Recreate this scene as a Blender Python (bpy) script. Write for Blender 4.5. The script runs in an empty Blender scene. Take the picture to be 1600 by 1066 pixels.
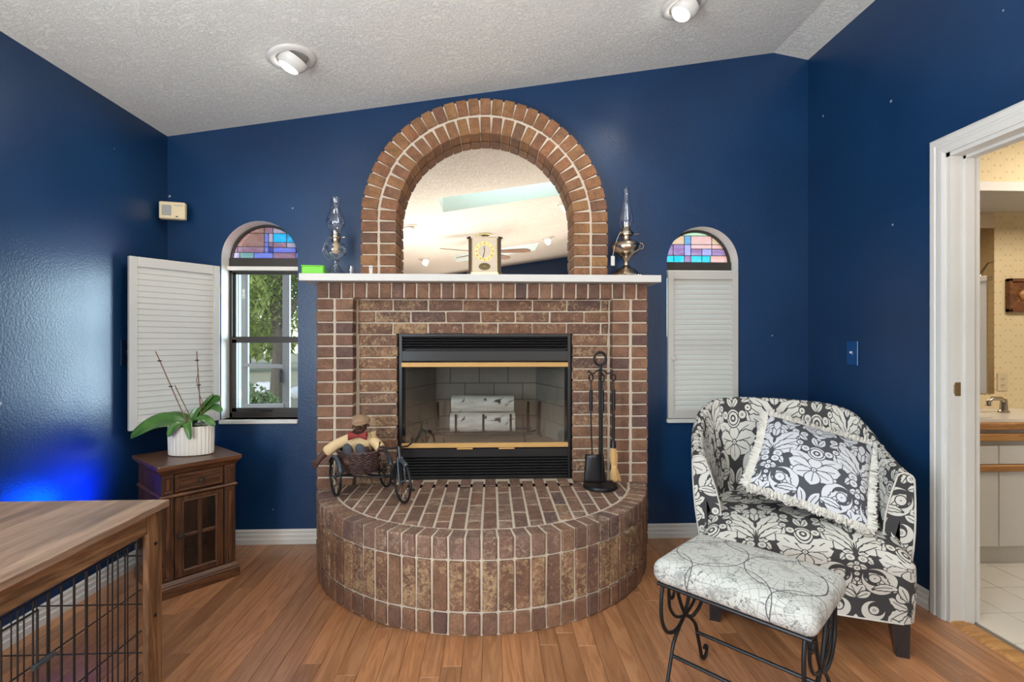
import bpy, bmesh, math, random
from mathutils import Vector, Matrix
random.seed(7)
SC = bpy.context.scene
COL = SC.collection
PI = math.pi
# ---------------------------------------------------------------- camera
cam_data = bpy.data.cameras.new('camera')
cam_data.lens = 17.55
cam_data.sensor_width = 36.0
cam_data.clip_start = 0.05
cam = bpy.data.objects.new('camera', cam_data)
COL.objects.link(cam)
cam.location = (0.0, 0.0, 1.224)
cam.rotation_euler = (PI / 2, 0.0, -math.atan(31 / 780))
SC.camera = cam
# ---------------------------------------------------------------- world, exposure
SC.view_settings.view_transform = 'Standard'
SC.view_settings.look = 'None'
SC.view_settings.gamma = 1.0
SC.view_settings.use_curve_mapping = False
SC.view_settings.exposure = 0.52
world = bpy.data.worlds.new('world')
SC.world = world
world.use_nodes = True
wn = world.node_tree
wn.nodes.clear()
w_out = wn.nodes.new('ShaderNodeOutputWorld')
w_bg = wn.nodes.new('ShaderNodeBackground')
w_sky = wn.nodes.new('ShaderNodeTexSky')
w_sky.sky_type = 'NISHITA'
w_sky.sun_disc = False
w_sky.sun_elevation = math.radians(48)
w_sky.sun_rotation = math.radians(200)
w_bg.inputs['Strength'].default_value = 0.42
wn.links.new(w_sky.outputs[0], w_bg.inputs[0])
wn.links.new(w_bg.outputs[0], w_out.inputs[0])


def area_light(name, loc, target, sx, sy, watts, col=(1, 1, 1)):
    d = bpy.data.lights.new(name, 'AREA')
    d.shape = 'RECTANGLE'
    d.size, d.size_y = sx, sy
    d.energy = watts
    d.color = col
    o = bpy.data.objects.new(name, d)
    COL.objects.link(o)
    o.location = loc
    o.rotation_euler = (Vector(target) - Vector(loc)).to_track_quat('-Z', 'Y').to_euler()
    return o


# area lamps
area_light('far_fill', (0.2, -4.25, 1.55), (0.2, 3.0, 1.45), 3.2, 1.5, 44, (1.0, 0.94, 0.87))  # added panel before the solid far wall, general fill for the room
area_light('left_fill', (-1.88, 0.0, 1.15), (2.0, 1.3, 1.0), 1.9, 1.6, 130, (0.80, 0.92, 1.0))  # added panel at the solid left wall, brightens the right wall
area_light('right_fill', (1.93, -1.6, 1.3), (-2.0, 1.6, 1.4), 1.6, 1.9, 26, (1.0, 0.95, 0.88))  # added panel at the solid right wall, brightens the left side
area_light('ceiling_fill', (0.0, -0.6, 1.36), (0.0, -0.59, 3.2), 3.3, 3.6, 78, (1.0, 0.985, 0.95))  # added panel facing up, brightens the ceiling
area_light('skylight_glow', (0.13, 0.75, 3.35), (0.13, 0.75, 0.0), 1.25, 0.5, 18, (0.42, 0.84, 1.0))
area_light('second_skylight_glow', (0.05, -2.62, 3.35), (0.05, -2.62, 0.0), 1.25, 0.6, 16, (0.42, 0.84, 1.0))
area_light('patio_fill', (0.7, 6.6, 1.4), (-1.7, 2.6, 1.15), 3.0, 2.6, 560, (0.66, 0.86, 1.0))  # unseen panel added outside, throws the sheen on the left wall
area_light('bathroom_lamp', (3.2, 1.9, 2.3), (3.2, 2.3, 0.0), 1.0, 0.5, 15, (1.0, 0.90, 0.76))

# ---------------------------------------------------------------- node helpers
class NT:
    def __init__(s, tree):
        s.t = tree

    def n(s, kind, **kw):
        nd = s.t.nodes.new('ShaderNode' + kind)
        for k, v in kw.items():
            if k[0] == 'i' and k[1:].isdigit():
                s.put(nd.inputs[int(k[1:])], v)
            elif k.startswith('_'):
                s.put(nd.inputs[k[1:].replace('_', ' ')], v)
            else:
                setattr(nd, k, v)
        return nd

    def put(s, sock, v):
        if isinstance(v, E):
            v = v.s
        if isinstance(v, bpy.types.NodeSocket):
            s.t.links.new(v, sock)
        else:
            sock.default_value = v


class E:
    """a float socket with arithmetic"""
    T = None

    def __init__(s, sock):
        s.s = sock

    @staticmethod
    def m(op, a, b=None, c=None):
        nd = E.T.t.nodes.new('ShaderNodeMath')
        nd.operation = op
        E.T.put(nd.inputs[0], a)
        if b is not None:
            E.T.put(nd.inputs[1], b)
        if c is not None:
            E.T.put(nd.inputs[2], c)
        return E(nd.outputs[0])

    def __add__(s, o): return E.m('ADD', s, o)
    __radd__ = __add__
    def __sub__(s, o): return E.m('SUBTRACT', s, o)
    def __rsub__(s, o): return E.m('SUBTRACT', o, s)
    def __mul__(s, o): return E.m('MULTIPLY', s, o)
    __rmul__ = __mul__


def material(name):
    m = bpy.data.materials.new(name)
    m.use_nodes = True
    t = NT(m.node_tree)
    b = m.node_tree.nodes['Principled BSDF']
    E.T = t
    return m, t, b


def c4(c):
    return (c[0], c[1], c[2], 1.0)


def srgb(r, g, b):
    return tuple(((v / 255) / 12.92 if v <= 10 else (((v / 255) + 0.055) / 1.055) ** 2.4) for v in (r, g, b))


def bump(t, b, h, strength, dist=0.01):
    nd = t.n('Bump', _Strength=strength, _Distance=dist)
    t.put(nd.inputs['Height'], h)
    t.t.links.new(nd.outputs[0], b.inputs['Normal'])


def simple(name, col, rough=0.5, metal=0.0, var=0.0, scale=30, bmp=0.0, bscale=200, spec=0.5, coat=0.0, emit=None, es=1.0):
    m, t, b = material(name)
    b.inputs['Roughness'].default_value = rough
    b.inputs['Metallic'].default_value = metal
    b.inputs['Specular IOR Level'].default_value = spec
    b.inputs['Coat Weight'].default_value = coat
    b.inputs['Base Color'].default_value = c4(col)
    tc = t.n('TexCoord')
    if var:
        no = t.n('TexNoise', _Scale=scale, _Detail=5.0)
        t.put(no.inputs['Vector'], tc.outputs['Object'])
        mx = t.n('Mix', data_type='RGBA')
        t.put(mx.inputs['Factor'], no.outputs[0])
        t.put(mx.inputs['A'], c4([v * (1 - var) for v in col]))
        t.put(mx.inputs['B'], c4([min(1, v * (1 + var)) for v in col]))
        t.t.links.new(mx.outputs['Result'], b.inputs['Base Color'])
    if bmp:
        n2 = t.n('TexNoise', _Scale=bscale, _Detail=3.0)
        t.put(n2.inputs['Vector'], tc.outputs['Object'])
        bump(t, b, n2.outputs[0], bmp, 0.003)
    if emit:
        b.inputs['Emission Color'].default_value = c4(emit)
        b.inputs['Emission Strength'].default_value = es
    return m


def ramp(t, fac, stops):
    r = t.n('ValToRGB')
    t.put(r.inputs[0], fac)
    el = r.color_ramp.elements
    while len(el) < len(stops):
        el.new(0.5)
    for e, (p, c) in zip(el, stops):
        e.position = p
        e.color = c4(c)
    return r.outputs[0]


def mix(t, f, a, b, blend='MIX'):
    mx = t.n('Mix', data_type='RGBA', blend_type=blend)
    t.put(mx.inputs['Factor'], f)
    t.put(mx.inputs['A'], c4(a) if isinstance(a, (tuple, list)) else a)
    t.put(mx.inputs['B'], c4(b) if isinstance(b, (tuple, list)) else b)
    return mx.outputs['Result']


def noise(t, vec, scale, detail=4.0, rough=0.5, dist=0.0):
    nd = t.n('TexNoise', _Scale=scale, _Detail=detail, _Roughness=rough, _Distortion=dist)
    t.put(nd.inputs['Vector'], vec)
    return nd.outputs[0]


def mapping(t, vec, scale=(1, 1, 1), rot=(0, 0, 0), loc=(0, 0, 0)):
    nd = t.n('Mapping')
    t.put(nd.inputs['Vector'], vec)
    nd.inputs['Scale'].default_value = scale
    nd.inputs['Rotation'].default_value = rot
    t.put(nd.inputs['Location'], loc)
    return nd.outputs[0]


M = {}


def brick_material(name, cols, rustic, cream=(0.45, 0.31, 0.18), amount=0.5):
    m, t, b = material(name)
    oi = t.n('ObjectInfo')
    tc = t.n('TexCoord')
    off = t.n('VectorMath', operation='SCALE')
    cx = t.n('CombineXYZ')
    t.put(cx.inputs[0], oi.outputs['Random'])
    t.put(cx.inputs[1], E.m('FRACT', E(oi.outputs['Random']) * 7.3))
    t.put(cx.inputs[2], E.m('FRACT', E(oi.outputs['Random']) * 3.7))
    t.put(off.inputs[0], cx.outputs[0])
    off.inputs['Scale'].default_value = 40.0
    ad = t.n('VectorMath', operation='ADD')
    t.put(ad.inputs[0], tc.outputs['Object'])
    t.put(ad.inputs[1], off.outputs[0])
    vec = ad.outputs[0]
    base = ramp(t, oi.outputs['Random'], [(i / (len(cols) - 1), c) for i, c in enumerate(cols)])
    n1 = noise(t, vec, 14.0, 6.0, 0.65)
    base = mix(t, 1.0, base, ramp(t, n1, [(0.3, (0.62, 0.62, 0.62)), (0.7, (1.25, 1.2, 1.15))]), 'MULTIPLY')
    n2 = noise(t, vec, 42.0, 8.0, 0.72, 1.1)
    rnd = E.m('FRACT', E(oi.outputs['Random']) * 13.7)
    lo = E(n2) + (rnd - 0.5) * 0.12 + (E(noise(t, vec, 11.0, 3.0)) - 0.5) * 0.30
    f = ramp(t, lo, [(0.61 - 0.16 * amount, (0, 0, 0)), (0.74 - 0.13 * amount, (1, 1, 1))])
    ff = E(f) * (0.85 if rustic else 0.35)
    col = mix(t, ff, base, cream)
    n3 = noise(t, vec, 90.0, 4.0, 0.7)
    col = mix(t, 1.0, col, ramp(t, n3, [(0.25, (0.7, 0.7, 0.7)), (0.6, (1.08, 1.08, 1.08))]), 'MULTIPLY')
    t.put(b.inputs['Base Color'], col)
    b.inputs['Roughness'].default_value = 0.72
    b.inputs['Specular IOR Level'].default_value = 0.35
    h = E(n2) * 1.0 + E(n3) * 0.4
    bump(t, b, h.s, 0.75 if rustic else 0.25, 0.004)
    return m


BR = [(.15, .082, .058), (.21, .105, .064), (.18, .095, .068), (.24, .125, .075), (.13, .075, .065), (.20, .10, .062), (.25, .14, .088)]
M['brick_plain'] = brick_material('plain_brick', BR, False, (.34, .21, .13), .35)
M['brick_arch'] = brick_material('arch_brick', [(.26, .122, .058), (.21, .10, .05), (.29, .145, .060), (.15, .08, .055), (.26, .115, .054), (.22, .108, .058), (.31, .165, .068)], False, (.42, .23, .12), .35)
M['brick_rustic'] = brick_material('rustic_brick', BR, True, (.46, .31, .17), .75)
M['brick_top'] = brick_material('hearth_top_brick', [(.17, .10, .075), (.22, .125, .09), (.19, .12, .10), (.25, .14, .09), (.14, .09, .085)], True, (.42, .30, .21), .5)
M['mortar'] = simple('mortar', (.58, .49, .39), .9, var=.14, scale=60, bmp=.4, bscale=300)


def wall_paint(name, col):
    m, t, b = material(name)
    tc = t.n('TexCoord')
    v = tc.outputs['Object']
    n1 = noise(t, v, 2.2, 3.0)
    n2 = noise(t, v, 9.0, 4.0, .6)
    c = mix(t, 1.0, c4(col), ramp(t, n1, [(.3, (.86, .86, .86)), (.7, (1.12, 1.12, 1.12))]), 'MULTIPLY')
    c = mix(t, (E(ramp(t, n2, [(.62, (0, 0, 0)), (.8, (1, 1, 1))])) * .10).s, c, (.10, .13, .18))
    vo = t.n('TexVoronoi', _Scale=5.0)
    t.put(vo.inputs['Vector'], v)
    sp = E.m('LESS_THAN', vo.outputs['Distance'], .034)
    c = mix(t, (sp * .55).s, c, (.5, .53, .55))
    t.put(b.inputs['Base Color'], c)
    t.put(b.inputs['Roughness'], E(n1) * .12 + .30)
    b.inputs['Specular IOR Level'].default_value = .5
    bump(t, b, noise(t, v, 110.0, 2.0), .22, .004)
    return m


M['blue'] = wall_paint('blue_wall_paint', srgb(11, 50, 89))
M['white'] = simple('white_paint', srgb(208, 206, 202), .42, var=.04, scale=8)
M['reveal'] = simple('white_plaster', srgb(220, 216, 208), .6, var=.05, scale=12, bmp=.15, bscale=80)
M['shutter'] = simple('shutter_white_paint', srgb(190, 187, 181), .45, var=.03, scale=10)
M['bronze'] = simple('dark_bronze_aluminium', srgb(56, 50, 46), .45, .3)
M['black'] = simple('black_iron', (.018, .018, .02), .42, .5, bmp=.1)
M['satin_black'] = simple('satin_black_steel', (.012, .012, .014), .33, .2)
M['rubber'] = simple('dark_rubber', (.02, .02, .02), .7)
M['brass'] = simple('satin_brass', (.58, .34, .12), .55, .25, var=.06)
M['gold'] = simple('gold_metal', (.85, .62, .28), .22, 1.0)
M['palegold'] = simple('pale_gold_metal', (.66, .54, .36), .35, 1.0)
M['nickel'] = simple('aged_nickel', (.50, .42, .33), .22, 1.0, var=.15, scale=12)
M['chrome'] = simple('chrome', (.75, .75, .75), .12, 1.0)
M['green'] = simple('green_plastic', srgb(110, 200, 45), .45)
M['cream_plastic'] = simple('cream_plastic', srgb(214, 196, 160), .5)
M['grey_plastic'] = simple('grey_plastic', srgb(150, 150, 145), .5)
M['brown_plastic'] = simple('dark_plastic', (.03, .02, .02), .4)


def glass(name, tint=(1, 1, 1), refl=.1, rough=.0, f0=1.0):
    m = bpy.data.materials.new(name)
    m.use_nodes = True
    t = NT(m.node_tree)
    E.T = t
    m.node_tree.nodes.clear()
    out = t.n('OutputMaterial')
    tr = t.n('BsdfTransparent')
    tr.inputs[0].default_value = c4(tint)
    gl = t.n('BsdfGlossy', _Roughness=rough)
    lw = t.n('LayerWeight', _Blend=.5)
    fac = E.m('POWER', lw.outputs['Facing'], 3.0) * (.75 * f0) + refl
    ms = t.n('MixShader')
    t.put(ms.inputs[0], E.m('MINIMUM', fac, 1.0))
    t.put(ms.inputs[1], tr.outputs[0])
    t.put(ms.inputs[2], gl.outputs[0])
    t.put(out.inputs[0], ms.outputs[0])
    return m


M['pane'] = glass('window_glass', (.93, .95, .94), .04)
M['fire_glass'] = glass('tinted_fire_glass', (.88, .89, .88), .05)
M['lamp_glass'] = glass('lamp_glass', (.92, .93, .94), .11, .02, 1.5)
M['frosted'] = simple('frosted_shower_glass', (.62, .64, .64), .4)
mm, t, b = material('mirror_silver')
b.inputs['Metallic'].default_value = 1.0
b.inputs['Roughness'].default_value = .012
b.inputs['Base Color'].default_value = (.72, .62, .52, 1)
M['mirror'] = mm

# textured ceiling
mm, t, b = material('textured_ceiling')
tc = t.n('TexCoord')
v = tc.outputs['Object']
n1 = noise(t, mapping(t, v, (1.0, 1.6, 1.0), (0, 0, .6)), 20.0, 5.0, .62, 2.6)
vo = t.n('TexVoronoi', feature='SMOOTH_F1', _Scale=34.0)
t.put(vo.inputs['Vector'], mapping(t, v, (1, 1.5, 1), (0, 0, .4)))
h = E(ramp(t, n1, [(.46, (0, 0, 0)), (.52, (1, 1, 1)), (.58, (.2, .2, .2))])) * .8 + E(vo.outputs['Distance']) * .35
t.put(b.inputs['Base Color'], mix(t, noise(t, v, 1.5, 2.0), srgb(224, 224, 219), srgb(232, 232, 227)))
b.inputs['Roughness'].default_value = .8
bump(t, b, h.s, .6, .008)
M['ceiling'] = mm


def wood(name, c1, c2, c3, axis='Y', scale=1.0, rough=.35, rand=True, coat=0.0, bold=1.0, cloud=0.0):
    m, t, b = material(name)
    oi = t.n('ObjectInfo')
    tc = t.n('TexCoord')
    sc = {'X': (1.2, 14, 14), 'Y': (14, 1.2, 14), 'Z': (14, 14, 1.2)}[axis]
    cx = t.n('CombineXYZ')
    r = E(oi.outputs['Random'])
    for i, k in enumerate((31.0, 17.0, 53.0)):
        t.put(cx.inputs[i], r * (k if rand else 0.0))
    mp = mapping(t, tc.outputs['Object'], tuple(s * scale for s in sc))
    ad = t.n('VectorMath', operation='ADD')
    t.put(ad.inputs[0], mp)
    t.put(ad.inputs[1], cx.outputs[0])
    vec = ad.outputs[0]
    n1 = noise(t, vec, 1.0, 5.0, .6, 1.2)
    wv = E.m('SINE', E(n1) * 34.0) * .5 + .5
    n2 = noise(t, mapping(t, vec, (3.0, 3.0, 3.0)), 2.2, 6.0, .7)
    f = wv * (.38 * bold) + E(n2) * .62
    col = ramp(t, f, [(.2, c1), (.5, c2), (.8, c3)])
    if rand:
        col = mix(t, 1.0, col, ramp(t, E.m('FRACT', r * 5.1), [(0, (.74, .72, .70)), (.5, (1, 1, 1)), (1, (1.2, 1.14, 1.08))]), 'MULTIPLY')
    if cloud:
        n3 = noise(t, mapping(t, vec, (.5, .5, .5)), 2.0, 3.0)
        col = mix(t, (E(ramp(t, n3, [(.5, (0, 0, 0)), (.62, (1, 1, 1))])) * cloud).s, col, [v * .35 for v in c1])
    t.put(b.inputs['Base Color'], col)
    t.put(b.inputs['Roughness'], E(n2) * .15 + rough)
    b.inputs['Coat Weight'].default_value = coat
    b.inputs['Coat Roughness'].default_value = .2
    bump(t, b, n2, .12, .002)
    return m


M['floor_wood'] = wood('oak_floor', (.27, .115, .048), (.355, .158, .070), (.43, .205, .095), 'Y', 1.0, .26, coat=.25)
M['crate_top'] = wood('rustic_board_top', (.20, .115, .07), (.36, .225, .15), (.52, .36, .26), 'Y', .8, .30, False, cloud=.55, bold=.5)
M['crate_wood'] = wood('rustic_board', (.10, .045, .018), (.24, .115, .05), (.36, .19, .09), 'Y', 1.0, .42, True, cloud=.5)
M['crate_post'] = wood('rustic_post', (.09, .04, .016), (.21, .10, .042), (.31, .16, .075), 'Z', 1.0, .42, True, cloud=.5)
M['walnut'] = wood('cabinet_walnut', (.035, .013, .006), (.085, .032, .013), (.14, .056, .022), 'Z', 1.3, .3, True, coat=.2)
M['walnut_h'] = wood('cabinet_walnut_horizontal', (.035, .013, .006), (.085, .032, .013), (.14, .056, .022), 'X', 1.3, .3, True, coat=.2)
M['oak_trim'] = wood('golden_oak_trim', (.30, .13, .035), (.45, .21, .065), (.55, .29, .10), 'X', 1.0, .35, False)
M['carving'] = wood('carved_wood', (.10, .035, .012), (.17, .06, .02), (.24, .09, .035), 'X', 1.0, .4, False)
M['fan_wood'] = wood('fan_blade_wood', (.08, .035, .018), (.13, .06, .03), (.18, .085, .045), 'X', 1.0, .4, False)
M['bark_out'] = simple('tree_bark', (.10, .075, .05), .9, var=.4, scale=9, bmp=.6, bscale=20)


# ---- damask fabric: white scrolling leaves and flowers on charcoal, mirrored tile 1.0 x 1.4
class MM:
    abs = staticmethod(lambda a: E.m('ABSOLUTE', a))
    sin = staticmethod(lambda a: E.m('SINE', a))
    sqrt = staticmethod(lambda a: E.m('SQRT', a))
    mn = staticmethod(lambda a, b: E.m('MINIMUM', a, b))
    mx = staticmethod(lambda a, b: E.m('MAXIMUM', a, b))
    lt = staticmethod(lambda a, b: E.m('LESS_THAN', a, b))
    fold = staticmethod(lambda a, s: E.m('PINGPONG', a, s * .5))
    wrap = staticmethod(lambda a, s: E.m('WRAP', a, s, 0.0))


def damask(u,v,m):
    x=m.fold(u,1.0); y=m.wrap(v,1.4)
    acc=None
    def put(acc,d,gap=.012):
        a=m.lt(d,0.0)
        if acc is None: return a
        return m.mx(a, acc*m.lt(gap,d))
    def rot(cx,cy,deg):
        c,s=math.cos(math.radians(deg)),math.sin(math.radians(deg))
        dx=x-cx; dy=m.wrap(y-(cy-.7),1.4)-.7
        return dx*c+dy*s, dy*c-dx*s
    def leaf(acc,bx,by,deg,Ln,W,sc=0.0,vein=True,bend=0.0):
        p,q=rot(bx,by,deg); p=p*(1/Ln)          # 0 base ..1 tip
        if bend: q=q-p*p*bend
        h=p*(1.0-p)*4.0*(p*.5+.72)
        if sc: h=h-m.abs(m.sin(p*15.0))*sc
        d=m.mx(m.abs(q)-h*(W*1.22),m.abs(p-.5)-.5)
        a=put(acc,d)
        if vein: a=a*m.mx(m.lt(.0045,m.abs(q)),m.mx(m.lt(.78,p),m.lt(p,0.0)))
        return a
    def ring(acc,cx,cy,r,w,dot=0):
        dx=x-cx; dy=m.wrap(y-(cy-.7),1.4)-.7
        rr=m.sqrt(dx*dx+dy*dy)
        a=put(acc,m.abs(rr-r)-w)
        if dot: a=m.mx(a,m.lt(rr,dot))
        return a
    def cres(acc,cx,cy,r,ox,oy,r2):
        dx=x-cx;dy=m.wrap(y-(cy-.7),1.4)-.7;ex=dx-ox;ey=dy-oy
        d=m.mx(m.sqrt(dx*dx+dy*dy)-r, r2-m.sqrt(ex*ex+ey*ey))
        return put(acc,d)
    # background fill
    acc=leaf(acc,.27,.30,120,.26,.04,.2); acc=leaf(acc,.26,.62,100,.22,.045,.2,bend=.05); acc=leaf(acc,.10,.10,20,.24,.04,.2)
    acc=leaf(acc,.22,.86,75,.26,.05,.2); acc=leaf(acc,.5,.86,90,.22,.05,.15); acc=leaf(acc,.34,.42,60,.16,.035,.2); acc=leaf(acc,.5,1.38,115,.2,.035,0)
    acc=leaf(acc,.36,.86,70,.2,.04,.15); acc=leaf(acc,.12,.9,40,.16,.035,.1); acc=leaf(acc,.4,.36,20,.1,.03,0); acc=leaf(acc,.40,.22,-40,.12,.03,0)
    # palmette at x=.5 growing up
    acc=leaf(acc,.50,.62,112,.50,.075,.16,bend=.10)
    acc=leaf(acc,.50,.62,134,.42,.07,.16,bend=.06)
    acc=leaf(acc,.50,.60,160,.33,.06,.16,bend=-.05)
    acc=ring(acc,.425,.575,.035,.016,.012)
    acc=ring(acc,.44,.49,.03,.014,.01)
    # C scroll
    acc=cres(acc,.29,.22,.165,.045,.035,.11)
    acc=leaf(acc,.20,.13,60,.26,.05,.2,bend=-.08)
    acc=ring(acc,.335,.235,.03,.022)
    acc=leaf(acc,.36,.10,150,.24,.035,.15,bend=.1)
    # chain
    acc=ring(acc,.5,.42,.016,.009); acc=ring(acc,.5,.35,.02,.012); acc=ring(acc,.5,.27,.016,.009); acc=ring(acc,.5,.2,.012,.009)
    acc=leaf(acc,.5,.02,118,.14,.035,0); acc=leaf(acc,.5,-.03+.02,150,.15,.03,0)
    # lower fleur at x=0 (pointing down, wraps to the top of tile)
    acc=leaf(acc,0,1.28,-62,.24,.055,.15,bend=-.05)
    acc=leaf(acc,0,1.32,-25,.26,.055,.15,bend=-.07)
    acc=leaf(acc,.0,1.33,8,.22,.045,.15,bend=.07)
    acc=ring(acc,.08,.05,.04,.018,.014)
    acc=leaf(acc,0.02,.0,70,.2,.035,.0,bend=-.02)
    # flower
    acc=leaf(acc,0,.46,62,.34,.085,.13,bend=-.16)
    acc=leaf(acc,0,.46,8,.30,.085,.1,bend=.03)
    acc=leaf(acc,0,.45,-28,.24,.07,.1,bend=.03)
    acc=leaf(acc,0,.45,-90,.20,.07,0)
    acc=leaf(acc,0,.47,90,.17,.06,0,vein=False)
    acc=ring(acc,0,.46,.016,.008)
    acc=ring(acc,0,.72,.055,.014,.02); acc=ring(acc,0,.72,.09,.008)
    acc=ring(acc,.13,.76,.03,.014,.008); acc=ring(acc,.20,.84,.022,.012)
    acc=leaf(acc,0,.82,90,.2,.03,0); acc=leaf(acc,0,.84,50,.16,.03,0,bend=.05); acc=leaf(acc,0,1.0,60,.16,.028,0,vein=False); acc=leaf(acc,0,1.08,20,.2,.028,0,bend=.05)
    acc=ring(acc,.17,1.02,.03,.013,.01)
    acc=leaf(acc,.36,1.03,100,.2,.05,.15); acc=leaf(acc,.36,1.03,40,.15,.04,.1); acc=leaf(acc,.5,1.0,90,.2,.035,0,vein=False)
    acc=cres(acc,.34,1.26,.11,-.03,.03,.08); acc=ring(acc,.33,1.27,.03,.014,.01)
    return acc


def damask_group():
    g = bpy.data.node_groups.new('damask', 'ShaderNodeTree')
    g.interface.new_socket('Vector', in_out='INPUT', socket_type='NodeSocketVector')
    g.interface.new_socket('Fac', in_out='OUTPUT', socket_type='NodeSocketFloat')
    t = NT(g)
    E.T = t
    gi = g.nodes.new('NodeGroupInput')
    go = g.nodes.new('NodeGroupOutput')
    sx = t.n('SeparateXYZ')
    t.put(sx.inputs[0], gi.outputs[0])
    r = damask(E(sx.outputs[0]), E(sx.outputs[1]), MM)
    t.put(go.inputs[0], r)
    return g


DG = damask_group()


def damask_material(name, light, dark, s, off=(0, 0)):
    m, t, b = material(name)
    uv = t.n('UVMap')
    mp = mapping(t, uv.outputs[0], (1 / s, 1 / s, 1), loc=(off[0], off[1], 0))
    g = t.n('Group')
    g.node_tree = DG
    t.put(g.inputs[0], mp)
    weave = noise(t, mapping(t, uv.outputs[0], (900, 900, 1)), 1.0, 1.0)
    col = mix(t, g.outputs[0], dark, light)
    col = mix(t, 1.0, col, ramp(t, weave, [(.3, (.9, .9, .9)), (.7, (1.05, 1.05, 1.05))]), 'MULTIPLY')
    t.put(b.inputs['Base Color'], col)
    b.inputs['Roughness'].default_value = .85
    b.inputs['Specular IOR Level'].default_value = .2
    bump(t, b, weave, .15, .001)
    return m


M['damask'] = damask_material('damask_chair_fabric', srgb(204, 201, 194), srgb(66, 65, 66), .35)
M['damask_pillow'] = damask_material('damask_cushion_fabric', srgb(206, 207, 213), srgb(78, 80, 87), .33, (.35, .05))
M['fringe'] = simple('cream_fringe', srgb(214, 210, 203), .9, var=.12, scale=60)
M['welt'] = simple('pale_welt', srgb(205, 200, 192), .85)

# old map print
mm, t, b = material('map_print_fabric')
uv = t.n('UVMap').outputs[0]
base = srgb(190, 188, 182)
ink = srgb(62, 62, 66)
sx = t.n('SeparateXYZ')
wob = noise(t, uv, 9.0, 3.0)
t.put(sx.inputs[0], uv)
X, Y = E(sx.outputs[0]) + (E(wob) - .5) * .012, E(sx.outputs[1]) + (E(wob) - .5) * .012
acc = None
for (cx, cy, r) in ((.14, .17, .115), (.37, .17, .115), (.255, -.02, .13), (.25, .36, .13), (.02, .34, .12), (.48, .36, .12), (.02, -.01, .12), (.49, -.01, .12)):
    dx, dy = X - cx, Y - cy
    rr = E.m('SQRT', dx * dx + dy * dy)
    line = E.m('LESS_THAN', E.m('ABSOLUTE', rr - r), .0017)
    rings = E.m('LESS_THAN', E.m('PINGPONG', rr, .012), .0009)
    an = E.m('ARCTAN2', dy, dx)
    spokes = E.m('LESS_THAN', E.m('PINGPONG', an, .13), .012)
    ins = E.m('LESS_THAN', rr, r)
    one = E.m('MAXIMUM', line, E.m('MAXIMUM', rings, spokes) * ins * .5)
    acc = one if acc is None else E.m('MAXIMUM', acc, one)
coast = noise(t, uv, 13.0, 5.0, .6)
cl = E.m('LESS_THAN', E.m('ABSOLUTE', E(coast) - .57), .006) * .8
land = E(ramp(t, coast, [(.575, (0, 0, 0)), (.66, (1, 1, 1))])) * .5
fine = noise(t, mapping(t, uv, (60, 230, 1)), 1.0, 2.0)
txt = E.m('GREATER_THAN', fine, .60) * E.m('GREATER_THAN', noise(t, uv, 7.0, 1.0), .53) * .38
blot = E.m('GREATER_THAN', noise(t, uv, 75.0, 3.0), .6) * E.m('GREATER_THAN', noise(t, uv, 10.0, 1.0), .6) * .7
f = E.m('MAXIMUM', E.m('MAXIMUM', acc * .9, cl), E.m('MAXIMUM', E.m('MAXIMUM', land, txt), blot))
t.put(b.inputs['Base Color'], mix(t, f, base, ink))
b.inputs['Roughness'].default_value = .85
b.inputs['Specular IOR Level'].default_value = .2
M['map'] = mm

# ---------------------------------------------------------------- mesh helpers
WM = {}   # world matrix of every thing, for parts modelled in world coordinates


def euler_m(rx=0, ry=0, rz=0):
    return Matrix.Rotation(rz, 4, 'Z') @ Matrix.Rotation(ry, 4, 'Y') @ Matrix.Rotation(rx, 4, 'X')


def T(x, y, z):
    return Matrix.Translation((x, y, z))


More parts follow.
